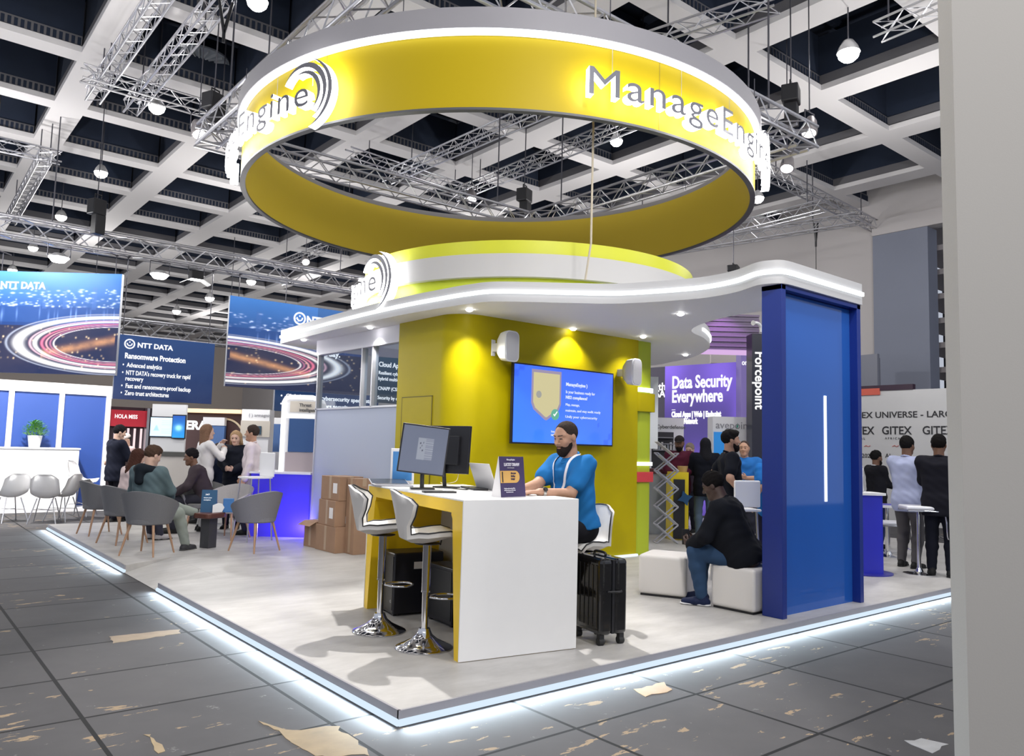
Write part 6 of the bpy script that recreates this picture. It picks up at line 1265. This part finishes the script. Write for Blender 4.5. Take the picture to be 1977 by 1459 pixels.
# ---------------------------------------------------------------- far right
XG = 16.4; y0_, y1_ = atx(1642, 800, XG).y, atx(1870, 800, XG).y; zt = (atx(1659, 763, XG).z + atx(1829, 741, XG).z) / 2
t = thing('lettered_wall', 'white exhibition wall with rows of dark capital letters at the far right', 'wall panel', (XG, y0_, 0), -PI / 2); w = y0_ - y1_
MB().box(-.6, w, 0, .12, HF, zt).build('wall_sheet', mat('gitex_white', (.60, .60, .61), .6), t)
Mg = face_M((0, -.004, 0), (1, 0, 0)); yy = lambda px: y0_ - atx(px, 800, XG).y; zz = lambda px, py: atx(px, py, XG).z
INK = mat('ink_black', (.03, .03, .035), .5)
for s_, px, py, sz, b_, al in (('GITEX UNIVERSE - LARGEST', 1636, 807, .205, .003, 1.10), ('GITEX', 1634, 838, .27, .004, .92), ('GITEX', 1702, 838, .27, .004, .92), ('GITEX', 1780, 838, .27, .004, .92), ('G L O B A L', 1640, 848, .075, 0, 1.), ('A F R I C A', 1708, 848, .075, 0, 1.), ('2024', 1663, 883, .14, .001, 1.), ('AI', 1708, 883, .14, .001, 1.)):
    lines(MB(), Mg, [(s_, yy(px), zz(px, py), sz, b_, al)]).build('sign_text', INK, t)
for px in (1668, 1722): MB().tube([tuple(Mg @ Vector((yy(px) + .05 * k, zz(px, 862) + .03 * (k % 2), .004))) for k in range(4)], .008, 5).build('red_script', mat('script_red', (.6, .12, .10), .6), t)
MB().box(yy(1659) - .2, yy(1764), -.02, .12, zt, zt + .13).build('dark_cap', mat('cap_dark', (.04, .02, .04), .5), t); MB().box(yy(1659) - .2, yy(1700), -.03, .0, zt - .10, zt + .06).build('red_cap', mat('cap_red', (.62, .12, .08), .5), t)
t, w = facing('raised_screen', 'plain grey raised panel above the lettered wall', 'panel', 1650, 1696, 21.6, 21.); MB().box(0, w, 0, .1, zp(1680, 752, 21.2), zp(1680, 682, 21.2)).build('panel_sheet', mat('panel_bluegrey', (.22, .23, .28), .6), t)
for x in (.05, .95): MB().tube([(w * x, .13, HF), (w * x, .13, zp(1680, 690, 21.2))], .03, 6).build('post', DGREY, t)
t = thing('blue_counter', 'blue lit counter with a rounded foot beside the blue column', 'counter', tuple(atz(1668, 1105, 0)), math.radians(-36)); MB().prism(rrect(.36, .36, .05), 0, .98).build('counter_body', mat('counter_blue', (.02, .025, .42), .35, emit=.12), t); MB().prism(rrect(.42, .42, .05), .98, 1.01).build('counter_top', NW, t); MB().lathe([(0, .0), (.34, 0), (.34, .015), (.0, .02)], 28).build('foot_plate', mat('counter_foot', (.03, .03, .30), .3), t, smooth=30)
p = t.location; t = thing('easel_frame', 'thin silver easel frame standing on the blue counter', 'easel', (p.x, p.y, 1.01), .4); MB().tube([(-.05, 0, 0), (0, .0, .32), (.07, 0, 0)], .010, 6).tube([(0, .10, 0), (0, 0, .32)], .008, 6).build('frame', ALU, t)
def lift_stool(px, py, rz, zs, lab):
    q = atz(px, py, 0); t = thing('chrome_stool', lab, 'stool', (q.x, q.y, 0), rz, 'white chrome stools at the far right')
    MB().lathe([(0, 0), (.19, 0), (.19, .01), (.05, .035), (.03, .08), (0, .08)], 28).build('base', CHROME, t, smooth=50); MB().tube([(0, 0, .05), (0, 0, zs - .05)], .024, 12).build('column', CHROME, t, smooth=60)
    MB().box(-.19, .19, -.19, .19, zs - .05, zs).build('seat', mat('stool_white', (.80, .80, .86), .35), t, bev=.02, seg=3)
    MB().tube(smoothpath([(-.18, -.20, zs - .06), (.20, -.20, zs - .06), (.26, -.19, zs - .12), (.28, -.18, zs - .36), (.30, -.14, zs - .40), (.30, .14, zs - .40), (.28, .18, zs - .36), (.26, .19, zs - .12), (.20, .20, zs - .06), (-.18, .20, zs - .06)], 3), .010, 6).build('footrest_frame', CHROME, t, smooth=60)
lift_stool(1775, 1108, math.radians(-50), .86, 'white chrome stool standing nearest the platform edge at far right'); lift_stool(1716, 1074, math.radians(-50), .52, 'white chrome stool between the blue counter and the man in light blue')
q = atz(1712, 974, .72); o = MB().box(-.17, .17, -.12, .12, 0, .012).build('folder', mat('folder_violet', (.16, .15, .55), .5), None, loc=(q.x, q.y, .72), rz=.5)
t = thing('round_table', 'white round table top with a violet folder behind the chrome stools', 'table', (q.x, q.y, 0)); MB().lathe([(0, .69), (.34, .69), (.34, .72), (0, .72)], 32).build('tabletop', NW, t, smooth=30); MB().tube([(0, 0, .02), (0, 0, .69)], .03, 12).lathe([(0, 0), (.22, 0), (.22, .015), (0, .03)], 24).build('pedestal', CHROME, t, smooth=40)
tag(o, 'violet folder lying on the round white table', 'folder')
